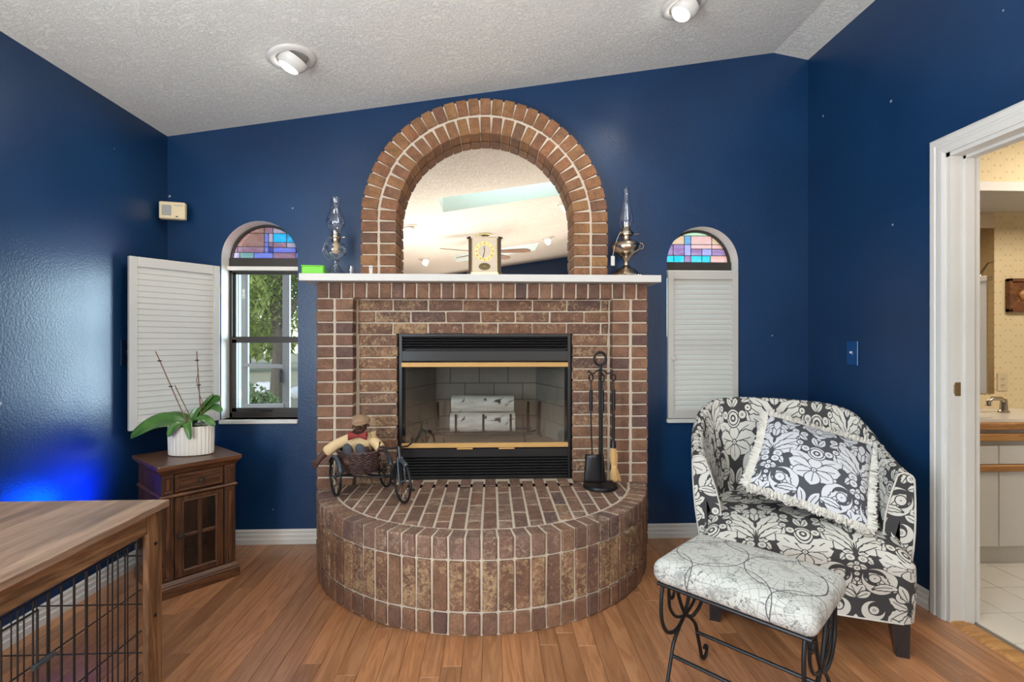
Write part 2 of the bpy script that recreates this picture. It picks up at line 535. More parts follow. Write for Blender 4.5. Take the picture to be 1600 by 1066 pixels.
class MB:
    def __init__(s):
        s.v, s.f, s.uv, s.mi = [], [], {}, []

    def add(s, vs, fs, m=None, mi=0):
        o = len(s.v)
        s.v += [(m @ Vector(p)) if m is not None else Vector(p) for p in vs]
        s.f += [tuple(i + o for i in f) for f in fs]
        s.mi += [mi] * len(fs)
        return s

    def box(s, x0, x1, y0, y1, z0, z1, m=None, b=0.0, mi=0):
        if b <= 0:
            vs = [(x, y, z) for x in (x0, x1) for y in (y0, y1) for z in (z0, z1)]
            fs = [(0, 1, 3, 2), (4, 6, 7, 5), (0, 4, 5, 1), (2, 3, 7, 6), (0, 2, 6, 4), (1, 5, 7, 3)]
            return s.add(vs, fs, m, mi)
        bm = bmesh.new()
        bmesh.ops.create_cube(bm, size=1.0)
        for v in bm.verts:
            v.co = Vector(((x0 + x1) / 2 + v.co.x * (x1 - x0), (y0 + y1) / 2 + v.co.y * (y1 - y0), (z0 + z1) / 2 + v.co.z * (z1 - z0)))
        bmesh.ops.bevel(bm, geom=bm.edges[:], offset=b, segments=1, affect='EDGES')
        vs = [v.co.copy() for v in bm.verts]
        fs = [[v.index for v in f.verts] for f in bm.faces]
        bm.free()
        return s.add(vs, fs, m, mi)

    def tube(s, pts, r, n=8, closed=False, m=None, mi=0):
        pts = [Vector(p) for p in pts]
        N = len(pts)
        rr = r if isinstance(r, (list, tuple)) else [r] * N
        tang = []
        for i in range(N):
            a = pts[(i - 1) % N] if (closed or i > 0) else pts[i]
            c = pts[(i + 1) % N] if (closed or i < N - 1) else pts[i]
            d = (c - a)
            tang.append(d.normalized() if d.length > 1e-9 else Vector((0, 0, 1)))
        up = Vector((0, 0, 1)) if abs(tang[0].z) < .9 else Vector((1, 0, 0))
        u = tang[0].cross(up).normalized()
        vs = []
        for i in range(N):
            u = (u - tang[i] * u.dot(tang[i])).normalized()
            w = tang[i].cross(u)
            for k in range(n):
                a = 2 * PI * k / n
                vs.append(pts[i] + (u * math.cos(a) + w * math.sin(a)) * rr[i])
        fs = []
        for i in range(N if closed else N - 1):
            j = (i + 1) % N
            for k in range(n):
                l = (k + 1) % n
                fs.append((i * n + k, i * n + l, j * n + l, j * n + k))
        if not closed:
            fs.append(tuple(range(n - 1, -1, -1)))
            fs.append(tuple((N - 1) * n + k for k in range(n)))
        return s.add(vs, fs, m, mi)

    def cyl(s, p0, p1, r0, r1=None, n=16, m=None, mi=0):
        return s.tube([p0, p1], [r0, r0 if r1 is None else r1], n, False, m, mi)

    def lathe(s, prof, n=32, c=(0, 0, 0), m=None, mi=0, sx=1.0, sy=1.0, ripple=None):
        vs, fs = [], []
        for (r, z) in prof:
            for k in range(n):
                a = 2 * PI * k / n
                q = r * (1 + (ripple(a) if ripple and r > 1e-6 else 0))
                vs.append((c[0] + q * math.cos(a) * sx, c[1] + q * math.sin(a) * sy, c[2] + z))
        for i in range(len(prof) - 1):
            for k in range(n):
                l = (k + 1) % n
                fs.append((i * n + k, i * n + l, (i + 1) * n + l, (i + 1) * n + k))
        if prof[0][0] > 1e-5:
            fs.append(tuple(range(n - 1, -1, -1)))
        if prof[-1][0] > 1e-5:
            fs.append(tuple((len(prof) - 1) * n + k for k in range(n)))
        return s.add(vs, fs, m, mi)

    def prism(s, poly, f0, f1, m=None, mi=0):
        """poly: 2-D points; f0, f1 map a 2-D point to the two end surfaces"""
        n = len(poly)
        vs = [f0(*p) for p in poly] + [f1(*p) for p in poly]
        fs = [tuple(range(n - 1, -1, -1)), tuple(range(n, 2 * n))]
        for i in range(n):
            j = (i + 1) % n
            fs.append((i, j, n + j, n + i))
        return s.add(vs, fs, m, mi)

    def sphere(s, c, r, sc=(1, 1, 1), n=16, m=None, mi=0):
        prof = [(math.sin(PI * i / (n // 2)), -math.cos(PI * i / (n // 2))) for i in range(n // 2 + 1)]
        mt = T(*c) @ Matrix.Diagonal((r * sc[0], r * sc[1], r * sc[2], 1))
        if m is not None:
            mt = m @ mt
        return s.lathe(prof, n, m=mt, mi=mi)

    def grid(s, nu, nv, fn, wrap_u=False, uvfn=None, m=None, mi=0):
        o = len(s.f)
        vs = [fn(i / (nu if wrap_u else nu - 1), j / (nv - 1)) for i in range(nu) for j in range(nv)]
        fs = []
        for i in range(nu if wrap_u else nu - 1):
            k = (i + 1) % nu
            for j in range(nv - 1):
                fs.append((i * nv + j, k * nv + j, k * nv + j + 1, i * nv + j + 1))
                if uvfn:
                    u0, u1 = i / (nu if wrap_u else nu - 1), (i + 1) / (nu if wrap_u else nu - 1)
                    v0, v1 = j / (nv - 1), (j + 1) / (nv - 1)
                    s.uv[o + len(fs) - 1] = [uvfn(u0, v0), uvfn(u1, v0), uvfn(u1, v1), uvfn(u0, v1)]
        return s.add(vs, fs, m, mi)

    def mesh(s, name, mats, smooth=None, inv=None):
        me = bpy.data.meshes.new(name)
        vs = [inv @ v for v in s.v] if inv is not None else s.v
        me.from_pydata([tuple(v) for v in vs], [], s.f)
        for mt in (mats if isinstance(mats, (list, tuple)) else [mats]):
            me.materials.append(mt)
        me.polygons.foreach_set('material_index', s.mi)
        if s.uv:
            lay = me.uv_layers.new(name='UVMap')
            for fi, uvs in s.uv.items():
                p = me.polygons[fi]
                for k, li in enumerate(p.loop_indices):
                    lay.data[li].uv = uvs[k]
        bm = bmesh.new()
        bm.from_mesh(me)
        if not s.uv:
            bmesh.ops.recalc_face_normals(bm, faces=bm.faces[:])
        if smooth is not None:
            for f in bm.faces:
                f.smooth = True
            for e in bm.edges:
                if len(e.link_faces) == 2:
                    e.smooth = e.calc_face_angle(0) < math.radians(smooth)
        bm.to_mesh(me)
        bm.free()
        me.update()
        return me

    def build(s, name, mats, parent=None, smooth=None, label=None, world=True, **kw):
        inv = None
        if parent is not None and world:
            inv = WM[parent.name].inverted()
        me = s.mesh(name, mats, smooth, inv)
        o = bpy.data.objects.new(name, me)
        COL.objects.link(o)
        if parent is not None:
            o.parent = parent
            WM[o.name] = WM[parent.name].copy()
        else:
            WM[o.name] = Matrix.Identity(4)
        if label:
            o['label'] = label
        for k, v in kw.items():
            o[k] = v
        return o


def thing(name, label, cat, loc=(0, 0, 0), rz=0.0, group=None, kind=None):
    o = bpy.data.objects.new(name, None)
    COL.objects.link(o)
    o.empty_display_size = .05
    o.location = loc
    o.rotation_euler = (0, 0, rz)
    WM[o.name] = T(*loc) @ Matrix.Rotation(rz, 4, 'Z')
    o['label'] = label
    if cat:
        o['category'] = cat
    if group:
        o['group'] = group
    if kind:
        o['kind'] = kind
    return o


def inst(name, me, parent, mw, mat=None):
    """another piece that shares mesh data, placed by its world matrix"""
    o = bpy.data.objects.new(name, me)
    COL.objects.link(o)
    o.parent = parent
    o.matrix_local = WM[parent.name].inverted() @ mw
    return o


def structure(o):
    o['kind'] = 'structure'
    return o


def clip_poly(poly, inside, cut):
    out = []
    for i in range(len(poly)):
        a, b2 = poly[i], poly[(i + 1) % len(poly)]
        ia, ib = inside(a), inside(b2)
        if ia:
            out.append(a)
        if ia != ib:
            out.append(cut(a, b2))
    return out


def clip_circle(poly, cx, cy, r, n=64):
    for k in range(n):
        a = 2 * PI * (k + .5) / n
        nx, ny = math.cos(a), math.sin(a)
        d = r
        ins = lambda p: (p[0] - cx) * nx + (p[1] - cy) * ny <= d

        def cut(p, q):
            dp = (p[0] - cx) * nx + (p[1] - cy) * ny - d
            dq = (q[0] - cx) * nx + (q[1] - cy) * ny - d
            k2 = dp / (dp - dq)
            return (p[0] + (q[0] - p[0]) * k2, p[1] + (q[1] - p[1]) * k2)
        poly = clip_poly(poly, ins, cut)
        if not poly:
            return []
    return poly


def clip_half(poly, nx, ny, d):
    ins = lambda p: p[0] * nx + p[1] * ny <= d

    def cut(p, q):
        dp = p[0] * nx + p[1] * ny - d
        dq = q[0] * nx + q[1] * ny - d
        k2 = dp / (dp - dq)
        return (p[0] + (q[0] - p[0]) * k2, p[1] + (q[1] - p[1]) * k2)
    return clip_poly(poly, ins, cut)


def slab(name, outer, holes, thick, fn, mats, parent=None, side_mi=1, **kw):
    """flat slab with holes: 2-D outline filled and extruded, then mapped by fn(u, v, w), w in 0..thick"""
    cu = bpy.data.curves.new('tmp', 'CURVE')
    cu.dimensions = '2D'
    cu.fill_mode = 'BOTH'
    cu.extrude = .5
    for pl in [outer] + holes:
        sp = cu.splines.new('POLY')
        sp.points.add(len(pl) - 1)
        for p, q in zip(sp.points, pl):
            p.co = (q[0], q[1], 0, 1)
        sp.use_cyclic_u = True
    ob = bpy.data.objects.new('tmp', cu)
    COL.objects.link(ob)
    dg = bpy.context.evaluated_depsgraph_get()
    me0 = bpy.data.meshes.new_from_object(ob.evaluated_get(dg))
    vs = [fn(v.co.x, v.co.y, (v.co.z + .5) * thick) for v in me0.vertices]
    mb = MB()
    for p in me0.polygons:
        zs = {round(me0.vertices[i].co.z, 3) for i in p.vertices}
        mb.f.append(tuple(p.vertices))
        mb.mi.append(side_mi if len(zs) > 1 else 0)
    mb.v = [Vector(v) for v in vs]
    bpy.data.objects.remove(ob)
    bpy.data.curves.remove(cu)
    bpy.data.meshes.remove(me0)
    inv = WM[parent.name].inverted() if parent is not None else None
    me = mb.mesh(name, mats, None, inv)
    bm = bmesh.new()
    bm.from_mesh(me)
    bmesh.ops.remove_doubles(bm, verts=bm.verts[:], dist=1e-5)
    bmesh.ops.recalc_face_normals(bm, faces=bm.faces[:])
    bm.to_mesh(me)
    bm.free()
    o = bpy.data.objects.new(name, me)
    COL.objects.link(o)
    WM[o.name] = Matrix.Identity(4)
    if parent is not None:
        o.parent = parent
        WM[o.name] = WM[parent.name].copy()
    for k, v in kw.items():
        o[k] = v
    return o


def arch_pts(x0, x1, zb, zs, n=32):
    c, r = (x0 + x1) / 2, (x1 - x0) / 2
    return [(x0, zb), (x1, zb)] + [(c + r * math.cos(PI * k / n), zs + r * math.sin(PI * k / n)) for k in range(n + 1)]


def rect(x0, x1, y0, y1):
    return [(x0, y0), (x1, y0), (x1, y1), (x0, y1)]
# ================================================================ the setting
XL, XR, YB, YF = -1.943, 1.99, 3.07, -4.4
CZ = lambda x: 2.45 + .158 * (x - XL)
LW = (-1.628, -1.175, .751, 1.722)      # left window: x0, x1, sill, spring line
RW = (1.088, 1.541, .740, 1.713)
FBX = (-.552, .472, .40, 1.262)         # opening of the firebox in the wall

wall = structure(slab('wall_back', [(-2.06, -.06), (2.105, -.06), (2.105, 2.99), (1.768, 3.05), (-2.06, 2.45)],
                      [arch_pts(*LW), arch_pts(*RW), rect(-.60, .52, .36, 1.30)], .18,
                      lambda u, v, w: (u, YB + w, v), [M['blue'], M['reveal']]))
structure(slab('wall_left', rect(YF - .1, YB + .18, -.06, 2.46), [], .12, lambda u, v, w: (XL - w, u, v), [M['blue'], M['reveal']]))
DY0, DY1, DZ = 1.35, 2.107, 2.045       # door opening
structure(slab('wall_right', [(YF - .1, -.06), (DY0, -.06), (DY0, DZ), (DY1, DZ), (DY1, -.06), (YB + .02, -.06), (YB + .02, 3.01), (YF - .1, 3.01)], [], .12,
               lambda u, v, w: (XR + w, u, v), [M['blue'], M['reveal']]))
structure(slab('wall_front', rect(-2.06, 2.105, -.06, 3.05), [], .12, lambda u, v, w: (u, YF - w, v), [M['blue'], M['reveal']]))
SKY = [(-.55, .82, .48, 1.03), (-.65, .78, -2.98, -2.27)]
ceil = structure(slab('ceiling', rect(-2.06, 1.768, YF - .1, YB + .18), [rect(*s) for s in SKY], .30,
                      lambda u, v, w: (u, v, CZ(u) + w), [M['ceiling'], M['reveal']]))
s2 = structure(slab('ceiling', rect(1.768, 2.11, YF - .1, YB + .18), [], .25,
                    lambda u, v, w: (u, v, CZ(1.768) - .18 * (u - 1.768) + w), [M['ceiling'], M['reveal']], ceil))
for i, s in enumerate(SKY):
    w = structure(thing('window_%d' % (3 + i), 'skylight', None, ((s[0] + s[1]) / 2, (s[2] + s[3]) / 2, CZ((s[0] + s[1]) / 2) + .3)))
    del w['label']
    mb = MB()
    for (a, b_, c, d) in ((s[0] - .05, s[1] + .05, s[2] - .05, s[2]), (s[0] - .05, s[1] + .05, s[3], s[3] + .05), (s[0] - .05, s[0], s[2], s[3]), (s[1], s[1] + .05, s[2], s[3])):
        mb.add([(x, y, CZ(x) + .30 + z) for x in (a, b_) for y in (c, d) for z in (0, .06)], [(0, 1, 3, 2), (4, 6, 7, 5), (0, 4, 5, 1), (2, 3, 7, 6), (0, 2, 6, 4), (1, 5, 7, 3)])
    mb.build('window_frame', M['white'], w)
    mb = MB()
    mb.add([(x, y, CZ(x) + .33 + z) for x in (s[0], s[1]) for y in (s[2], s[3]) for z in (0, .006)], [(0, 1, 3, 2), (4, 6, 7, 5), (0, 4, 5, 1), (2, 3, 7, 6), (0, 2, 6, 4), (1, 5, 7, 3)])
    mb.build('pane', M['pane'], w)

# ---- oak floor: every board near the camera's view is a piece of its own
floor = structure(MB().box(-2.0, 2.04, YF - .1, YB + .1, -.06, -.013).build('floor', M['rubber']))
PW = .0762
rows = int((XR - XL) / PW) + 1
board_mesh = {}
rnd = random.Random(11)
boards = []
for r in range(rows):
    x0 = XL + r * PW
    x1 = min(x0 + PW, XR)
    y = YB - rnd.uniform(.05, .75)
    y1 = YB
    while y1 > YF:
        boards.append((x0, x1, max(y, YF), y1))
        y1 = y
        y = y - rnd.choice((.52, .68, .84, .96, 1.12, 1.3))
boards.sort(key=lambda q: -(q[3]))
near = [q for q in boards if q[3] > .55][:296]
far = [q for q in boards if q not in near]


def board(mb, x0, x1, y0, y1, b=.0012):
    g = .0004
    return mb.box(x0 + g, x1 - g, y0 + g, y1 - g, -.013, 0.0, b=b)


for q in near:
    mb = MB()
    cx, cy = (q[0] + q[1]) / 2, (q[2] + q[3]) / 2
    board(mb, q[0] - cx, q[1] - cx, q[2] - cy, q[3] - cy)
    o = mb.build('plank', M['floor_wood'], floor, world=False)
    o.location = (cx, cy, 0)
mb = MB()
for q in far:
    board(mb, *q, b=0)
o = mb.build('planks', M['floor_wood'], floor)
o['kind'] = 'stuff'

# ---- baseboards
def baseboard(name, p0, p1, nx, ny):
    """runs from p0 to p1, profile grows out of the wall along (nx, ny)"""
    prof = [(0, 0), (.015, 0), (.015, .03), (.011, .036), (.011, .056), (.007, .062), (.007, .078), (.002, .087), (0, .087)]
    mb = MB()
    mb.prism(prof, lambda a, z: (p0[0] + nx * a, p0[1] + ny * a, z), lambda a, z: (p1[0] + nx * a, p1[1] + ny * a, z))
    return structure(mb.build(name, M['white']))


baseboard('baseboard_back_left', (XL, YB), (-.975, YB), 0, -1)
baseboard('baseboard_back_right', (.90, YB), (XR, YB), 0, -1)
baseboard('baseboard_left', (XL, YF), (XL, YB), 1, 0)
baseboard('baseboard_right', (XR, 2.19), (XR, YB), -1, 0)

# ---- door to the bathroom: casing, jamb, threshold
door = structure(thing('door_1', 'x', None, (XR, (DY0 + DY1) / 2, 0)))
del door['label']
CW = .076
prof = [(0, 0), (0, .012), (.012, .017), (.03, .017), (.034, .014), (.042, .014), (.046, .018), (.066, .018), (.076, .012), (.076, 0)]
for (a, sgn) in ((DY1, 1), (DY0, -1)):
    mb = MB()
    mb.prism(prof, lambda u, h: (XR - h, a + sgn * u, 0.0), lambda u, h: (XR - h, a + sgn * u, DZ + u))
    mb.build('casing', M['white'], door)
mb = MB()
mb.prism(prof, lambda u, h: (XR - h, DY0 - u, DZ + u), lambda u, h: (XR - h, DY1 + u, DZ + u))
mb.build('casing', M['white'], door)
mb = MB()
mb.box(XR - .005, 2.12, DY1 - .018, DY1 + .001, 0, DZ)
mb.box(XR - .005, 2.12, DY0 - .001, DY0 + .018, 0, DZ)
mb.box(XR - .005, 2.12, DY0, DY1, DZ - .018, DZ + .001)
mb.box(2.045, 2.085, DY1 - .03, DY1 - .017, 0, DZ - .018)
mb.box(2.045, 2.085, DY0 + .017, DY0 + .03, 0, DZ - .018)
mb.box(2.045, 2.085, DY0 + .018, DY1 - .018, DZ - .03, DZ - .017)
mb.build('jamb', M['white'], door)
mb = MB()
mb.box(2.004, 2.032, DY1 - .0205, DY1 - .018, .985, 1.045, b=.0008)
mb.box(2.000, 2.006, DY1 - .024, DY1 - .018, .995, 1.035)
mb.build('strike_plate', M['nickel'], door)
mb = MB()
mb.prism([(XR - .01, 0), (2.0, .009), (2.055, .009), (2.075, .002), (2.075, -.02), (XR - .01, -.02)],
         lambda a, z: (a, DY0 + .018, z), lambda a, z: (a, DY1 - .018, z))
mb.build('threshold', M['oak_trim'], door)

# ---- arched windows
def stained(name, c, i):
    m = bpy.data.materials.new(name)
    m.use_nodes = True
    t = NT(m.node_tree)
    E.T = t
    m.node_tree.nodes.clear()
    out = t.n('OutputMaterial')
    tc = t.n('TexCoord')
    nz = noise(t, mapping(t, tc.outputs['Object'], (12, 12, 50)), 1.0, 3.0, .6, 1.0)
    col = mix(t, ramp(t, nz, [(.35, (0, 0, 0)), (.7, (1, 1, 1))]), c, [min(1, v * .6 + .22) for v in c])
    tl = t.n('BsdfTranslucent')
    t.put(tl.inputs[0], col)
    tr = t.n('BsdfTransparent')
    t.put(tr.inputs[0], col)
    gl = t.n('BsdfGlossy', _Roughness=.1)
    a = t.n('MixShader', _Fac=.72)
    t.put(a.inputs[1], tl.outputs[0])
    t.put(a.inputs[2], tr.outputs[0])
    b2 = t.n('MixShader', _Fac=.06)
    t.put(b2.inputs[1], a.outputs[0])
    t.put(b2.inputs[2], gl.outputs[0])
    t.put(out.inputs[0], b2.outputs[0])
    return m


def arched_window(num, W, panes, cols):
    x0, x1, zb, zs = W
    win = structure(thing('window_%d' % num, 'x', None, ((x0 + x1) / 2, 3.18, zb)))
    del win['label']
    cx, r = (x0 + x1) / 2, (x1 - x0) / 2
    zt = zs + .016                                   # bottom of the fan light
    fan = lambda q, z: [(cx - q, z)] + [(cx + q, z)] + [(cx + q * math.cos(PI * k / 28), zs + q * math.sin(PI * k / 28)) for k in range(4, 25)]
    fan_out = [(x0 + .0005, zt)] + [(cx + (r - .0005) * math.cos(PI * k / 28), max(zt, zs + (r - .0005) * math.sin(PI * k / 28))) for k in range(28, -1, -1)]
    ri = r - .012
    half = [(cx + ri * math.cos(a), zs + ri * math.sin(a)) for a in [math.asin((zt + .001 - zs) / ri) + (PI - 2 * math.asin((zt + .001 - zs) / ri)) * k / 26 for k in range(27)]]
    slab('window_frame', fan_out[1:], [half], .03, lambda u, v, w: (u, 3.168 + w, v), [M['bronze'], M['bronze']], win)
    # glass pieces and the lead between them
    polys = []
    for (a, b_, c, d, ci) in panes:
        pl = rect(cx + ri * a, cx + ri * b_, zt + .003 + (ri - .014) * c, zt + .003 + (ri - .014) * d)
        pl = [(p[0] + (.0016 if p[0] < cx + ri * (a + b_) / 2 else -.0016), p[1] + (.0016 if p[1] < zt + .003 + (ri - .014) * (c + d) / 2 else -.0016)) for p in pl]
        pl = clip_circle(pl, cx, zs, ri - .003)
        if len(pl) > 2:
            polys.append((pl, ci))
    slab('lead_came', half, [p for p, c in polys], .005, lambda u, v, w: (u, 3.180 + w, v), [M['bronze'], M['bronze']], win)
    for p, ci in polys:
        mb = MB()
        mb.prism(p, lambda a, z: (a, 3.181, z), lambda a, z: (a, 3.184, z))
        mb.build('glass_piece', cols[ci], win)
    # transom bar and board below
    MB().box(x0, x1, 3.160, 3.20, zt - .054, zt).build('transom_bar', M['bronze'], win)
    MB().box(x0, x1, 3.135, 3.20, zt - .078, zt - .0545).build('transom_board', M['reveal'], win)
    # single hung window: frame, two sashes
    z0, z1 = zb, zt - .0785
    mb = MB()
    for q in ((x0, x0 + .016, z0, z1), (x1 - .016, x1, z0, z1), (x0, x1, z1 - .01, z1), (x0, x1, z0, z0 + .026)):
        mb.box(q[0], q[1], 3.162, 3.22, q[2], q[3])
    mb.box(x0 + .016, x1 - .016, 3.158, 3.175, z0 + .026, z0 + .034)
    mb.build('window_frame', M['bronze'], win)
    zm = 1.233
    f = MB()
    for q in ((x0 + .016, x0 + .03, zm, z1 - .01), (x1 - .03, x1 - .016, zm, z1 - .01), (x0 + .016, x1 - .016, z1 - .018, z1 - .01), (x0 + .016, x1 - .016, zm - .016, zm + .018)):
        f.box(q[0], q[1], 3.185, 3.205, q[2], q[3])
    fo = f.build('upper_sash', M['bronze'], win)
    MB().box(x0 + .03, x1 - .03, 3.193, 3.196, zm + .018, z1 - .018).build('pane', M['pane'], fo)
    f = MB()
    zl = z0 + .034
    for q in ((x0 + .016, x0 + .042, zl, zm), (x1 - .03, x1 - .016, zl, zm), (x0 + .016, x1 - .016, zl, zl + .022), (x0 + .016, x1 - .016, zm - .02, zm + .014)):
        f.box(q[0], q[1], 3.163, 3.184, q[2], q[3])
    fo = f.build('lower_sash', M['bronze'], win)
    MB().box(x0 + .042, x1 - .03, 3.171, 3.174, zl + .022, zm - .02).build('pane', M['pane'], fo)
    MB().box(cx - .035, cx + .035, 3.155, 3.168, zl + .002, zl + .014, b=.003).build('sash_latch', M['satin_black'], fo)
    MB().box(x0 - .004, x1 + .004, 3.045, 3.162, zb - .024, zb, b=.003).build('window_sill', M['white'], win)
    return win


SG = [stained('stained_glass_a', c, i) for i, c in enumerate([(.50, .30, .26), (.48, .30, .36), (.06, .55, .78), (.34, .34, .66), (.60, .50, .58), (.14, .14, .42), (.38, .50, .46)])]
P1 = [(-1, -.1, .78, 1.02, 0), (-.1, .15, .78, 1.02, 1), (.15, 1, .78, 1.02, 4),
      (-1, -.1, .36, .78, 0), (-.1, .02, .5, .78, 3), (.02, .15, .5, .78, 4), (-.1, .02, .36, .5, 3), (.02, .15, .36, .5, 1), (.15, .54, .5, .78, 2), (.54, 1, .5, .78, 2),
      (.15, .54, .34, .5, 1), (.54, 1, .34, .5, 4),
      (-1, -.86, .18, .36, 1), (-.86, -.1, .18, .36, 1), (-.1, .02, .18, .36, 3), (.02, .15, .18, .36, 5), (.15, .8, .18, .34, 3), (.8, 1, .18, .34, 5),
      (-1, -.8, 0, .18, 4), (-.8, -.4, 0, .18, 6), (-.4, .15, 0, .18, 3), (.15, .8, 0, .18, 1), (.8, 1, 0, .18, 3)]
arched_window(1, LW, P1, SG)
SG2 = [stained('stained_glass_b', c, i) for i, c in enumerate([(.60, .42, .28), (.36, .22, .32), (.08, .46, .46), (.40, .34, .50), (.62, .40, .34), (.24, .36, .44), (.50, .55, .40)])]
P2 = [(-1, 1, .86, 1.02, 6), (-1, -.34, .58, .86, 0), (-.34, -.14, .58, .86, 5), (-.14, .5, .58, .86, 4), (.5, 1, .58, .86, 0),
      (-1, -.68, .22, .58, 1), (-.68, -.34, .22, .58, 1), (-.34, -.14, .22, .58, 3), (-.14, .5, .44, .58, 4), (-.14, .2, .22, .44, 1), (.2, .5, .22, .44, 3), (.5, 1, .44, .58, 4), (.5, 1, .22, .44, 1),
      (-1, -.66, 0, .22, 2), (-.66, -.34, 0, .22, 2), (-.34, -.14, 0, .22, 1), (-.14, .2, 0, .22, 2), (.2, .46, 0, .22, 2), (.46, 1, 0, .22, 4)]
arched_window(2, RW, P2, SG2)

# ---- louvred shutters
def shutter(label, loc, rz, W, H, flip, n=25, back=False, closed_tilt=.9):
    """local x runs from the hinge, z up; thickness centred on y=0"""
    s = thing('shutter', label, 'shutter', loc, rz, 'louvred shutters of the arched windows')
    a, st, tr, br = .0, .036, .052, .05
    sg = -1 if flip else 1

    def bx(name, x0, x1, z0, z1, y0=-.012, y1=.012):
        xa, xb = sorted((sg * x0, sg * x1))
        return MB().box(xa, xb, y0, y1, z0, z1, b=.002).build(name, M['shutter'], s, world=False)
    bx('stile', 0, st, 0, H)
    bx('stile', W - st, W, 0, H)
    bx('top_rail', st, W - st, H - tr, H)
    bx('bottom_rail', st, W - st, 0, br)
    p = (H - tr - br) / n
    me = MB()
    xa, xb = sorted((sg * (st - .004), sg * (W - st + .004)))
    me.box(xa, xb, -.003, .003, -p * .62, p * .62, b=.0015)
    mesh = me.mesh('slat', M['shutter'])
    for k in range(n):
        o = bpy.data.objects.new('slat', mesh)
        COL.objects.link(o)
        o.parent = s
        o.location = (0, 0, br + p * (k + .5))
        o.rotation_euler = (-closed_tilt * .36 if not back else closed_tilt * .36, 0, 0)
    return s


ang = math.atan2(2.69 - 3.055, -1.903 + 1.628)
sh1 = shutter('open white louvred shutter swung towards the left wall behind the orchid', (-1.630, 3.050, .752), ang, .452, .918, False, n=26, back=True, closed_tilt=.35)
k = MB().lathe([(.004, 0), (.005, .008), (.012, .014), (.012, .02), (.006, .025), (0, .026)], 14, m=T(.430, -.012, .42) @ euler_m(PI / 2, 0, 0)).build('knob', M['shutter'], sh1, 40, world=False)
for z in (.13, .78):
    MB().box(-.006, .006, -.016, .010, z - .03, z + .03).build('hinge', M['nickel'], sh1, world=False)
sh2 = shutter('closed white louvred shutter filling the right arched window below the coloured glass', (RW[1] - .008, 3.062, .744), 0, .443, .915, True, n=26, closed_tilt=1.35)
MB().lathe([(.004, 0), (.005, .008), (.011, .013), (.011, .018), (.005, .022), (0, .023)], 14, m=T(-.415, -.012, .37) @ euler_m(PI / 2, 0, 0)).build('knob', M['shutter'], sh2, 40, world=False)

# ================================================================ brick hearth
HC, HR, HT = (-.045, 3.01), .942, .409
hearth = thing('brick_hearth', 'raised half-round brick hearth in front of the fireplace', 'hearth', (HC[0], HC[1], 0))


def arc_poly(r, y_cut, n=80):
    a0 = math.asin((HC[1] - y_cut) / r)
    return [(HC[0] + r * math.cos(-a0 - (PI - 2 * a0) * k / n), HC[1] + r * math.sin(-a0 - (PI - 2 * a0) * k / n)) for k in range(n + 1)]


mb = MB()
mb.prism(arc_poly(HR - .009, 2.862), lambda x, y: (x, y, 0), lambda x, y: (x, y, HT - .0035))
mb.box(-.552, .472, 2.80, 2.96, .30, HT - .0035)
mb.build('mortar', M['mortar'], hearth)


def brick_mesh(name, sx, sy, sz, seed, b=.004, jit=.0016):
    r = random.Random(seed)
    mb = MB().box(-sx / 2, sx / 2, -sy / 2, sy / 2, -sz / 2, sz / 2, b=b)
    mb.v = [v + Vector((r.uniform(-jit, jit), r.uniform(-jit, jit), r.uniform(-jit, jit))) for v in mb.v]
    return mb


def brick_set(sx, sy, sz, mat, k=4, **kw):
    return [brick_mesh('brick', sx, sy, sz, i, **kw).mesh('brick', mat) for i in range(k)]


N = 38
am = math.asin((HC[1] - 2.862) / HR)
rim = brick_set(.092, .0600, .092, M['brick_top'])
mid = brick_set(.060, .0600, .207, M['brick_rustic'], jit=.0022)
low = brick_set(.060, .0600, .088, M['brick_plain'])
jr = random.Random(3)
for i in range(N):
    a = -am - (PI - 2 * am) * (i + .5) / N
    for (st, rr, zz) in ((rim, HR - .046, HT - .046), (mid, HR - .031, .2055), (low, HR - .030, .0485)):
        j = jr.uniform(-.0015, .0015)
        m = T(HC[0] + (rr + j) * math.cos(a), HC[1] + (rr + j) * math.sin(a), zz) @ euler_m(0, 0, a + jr.uniform(-.01, .01))
        inst('brick', st[jr.randrange(4)], hearth, m)
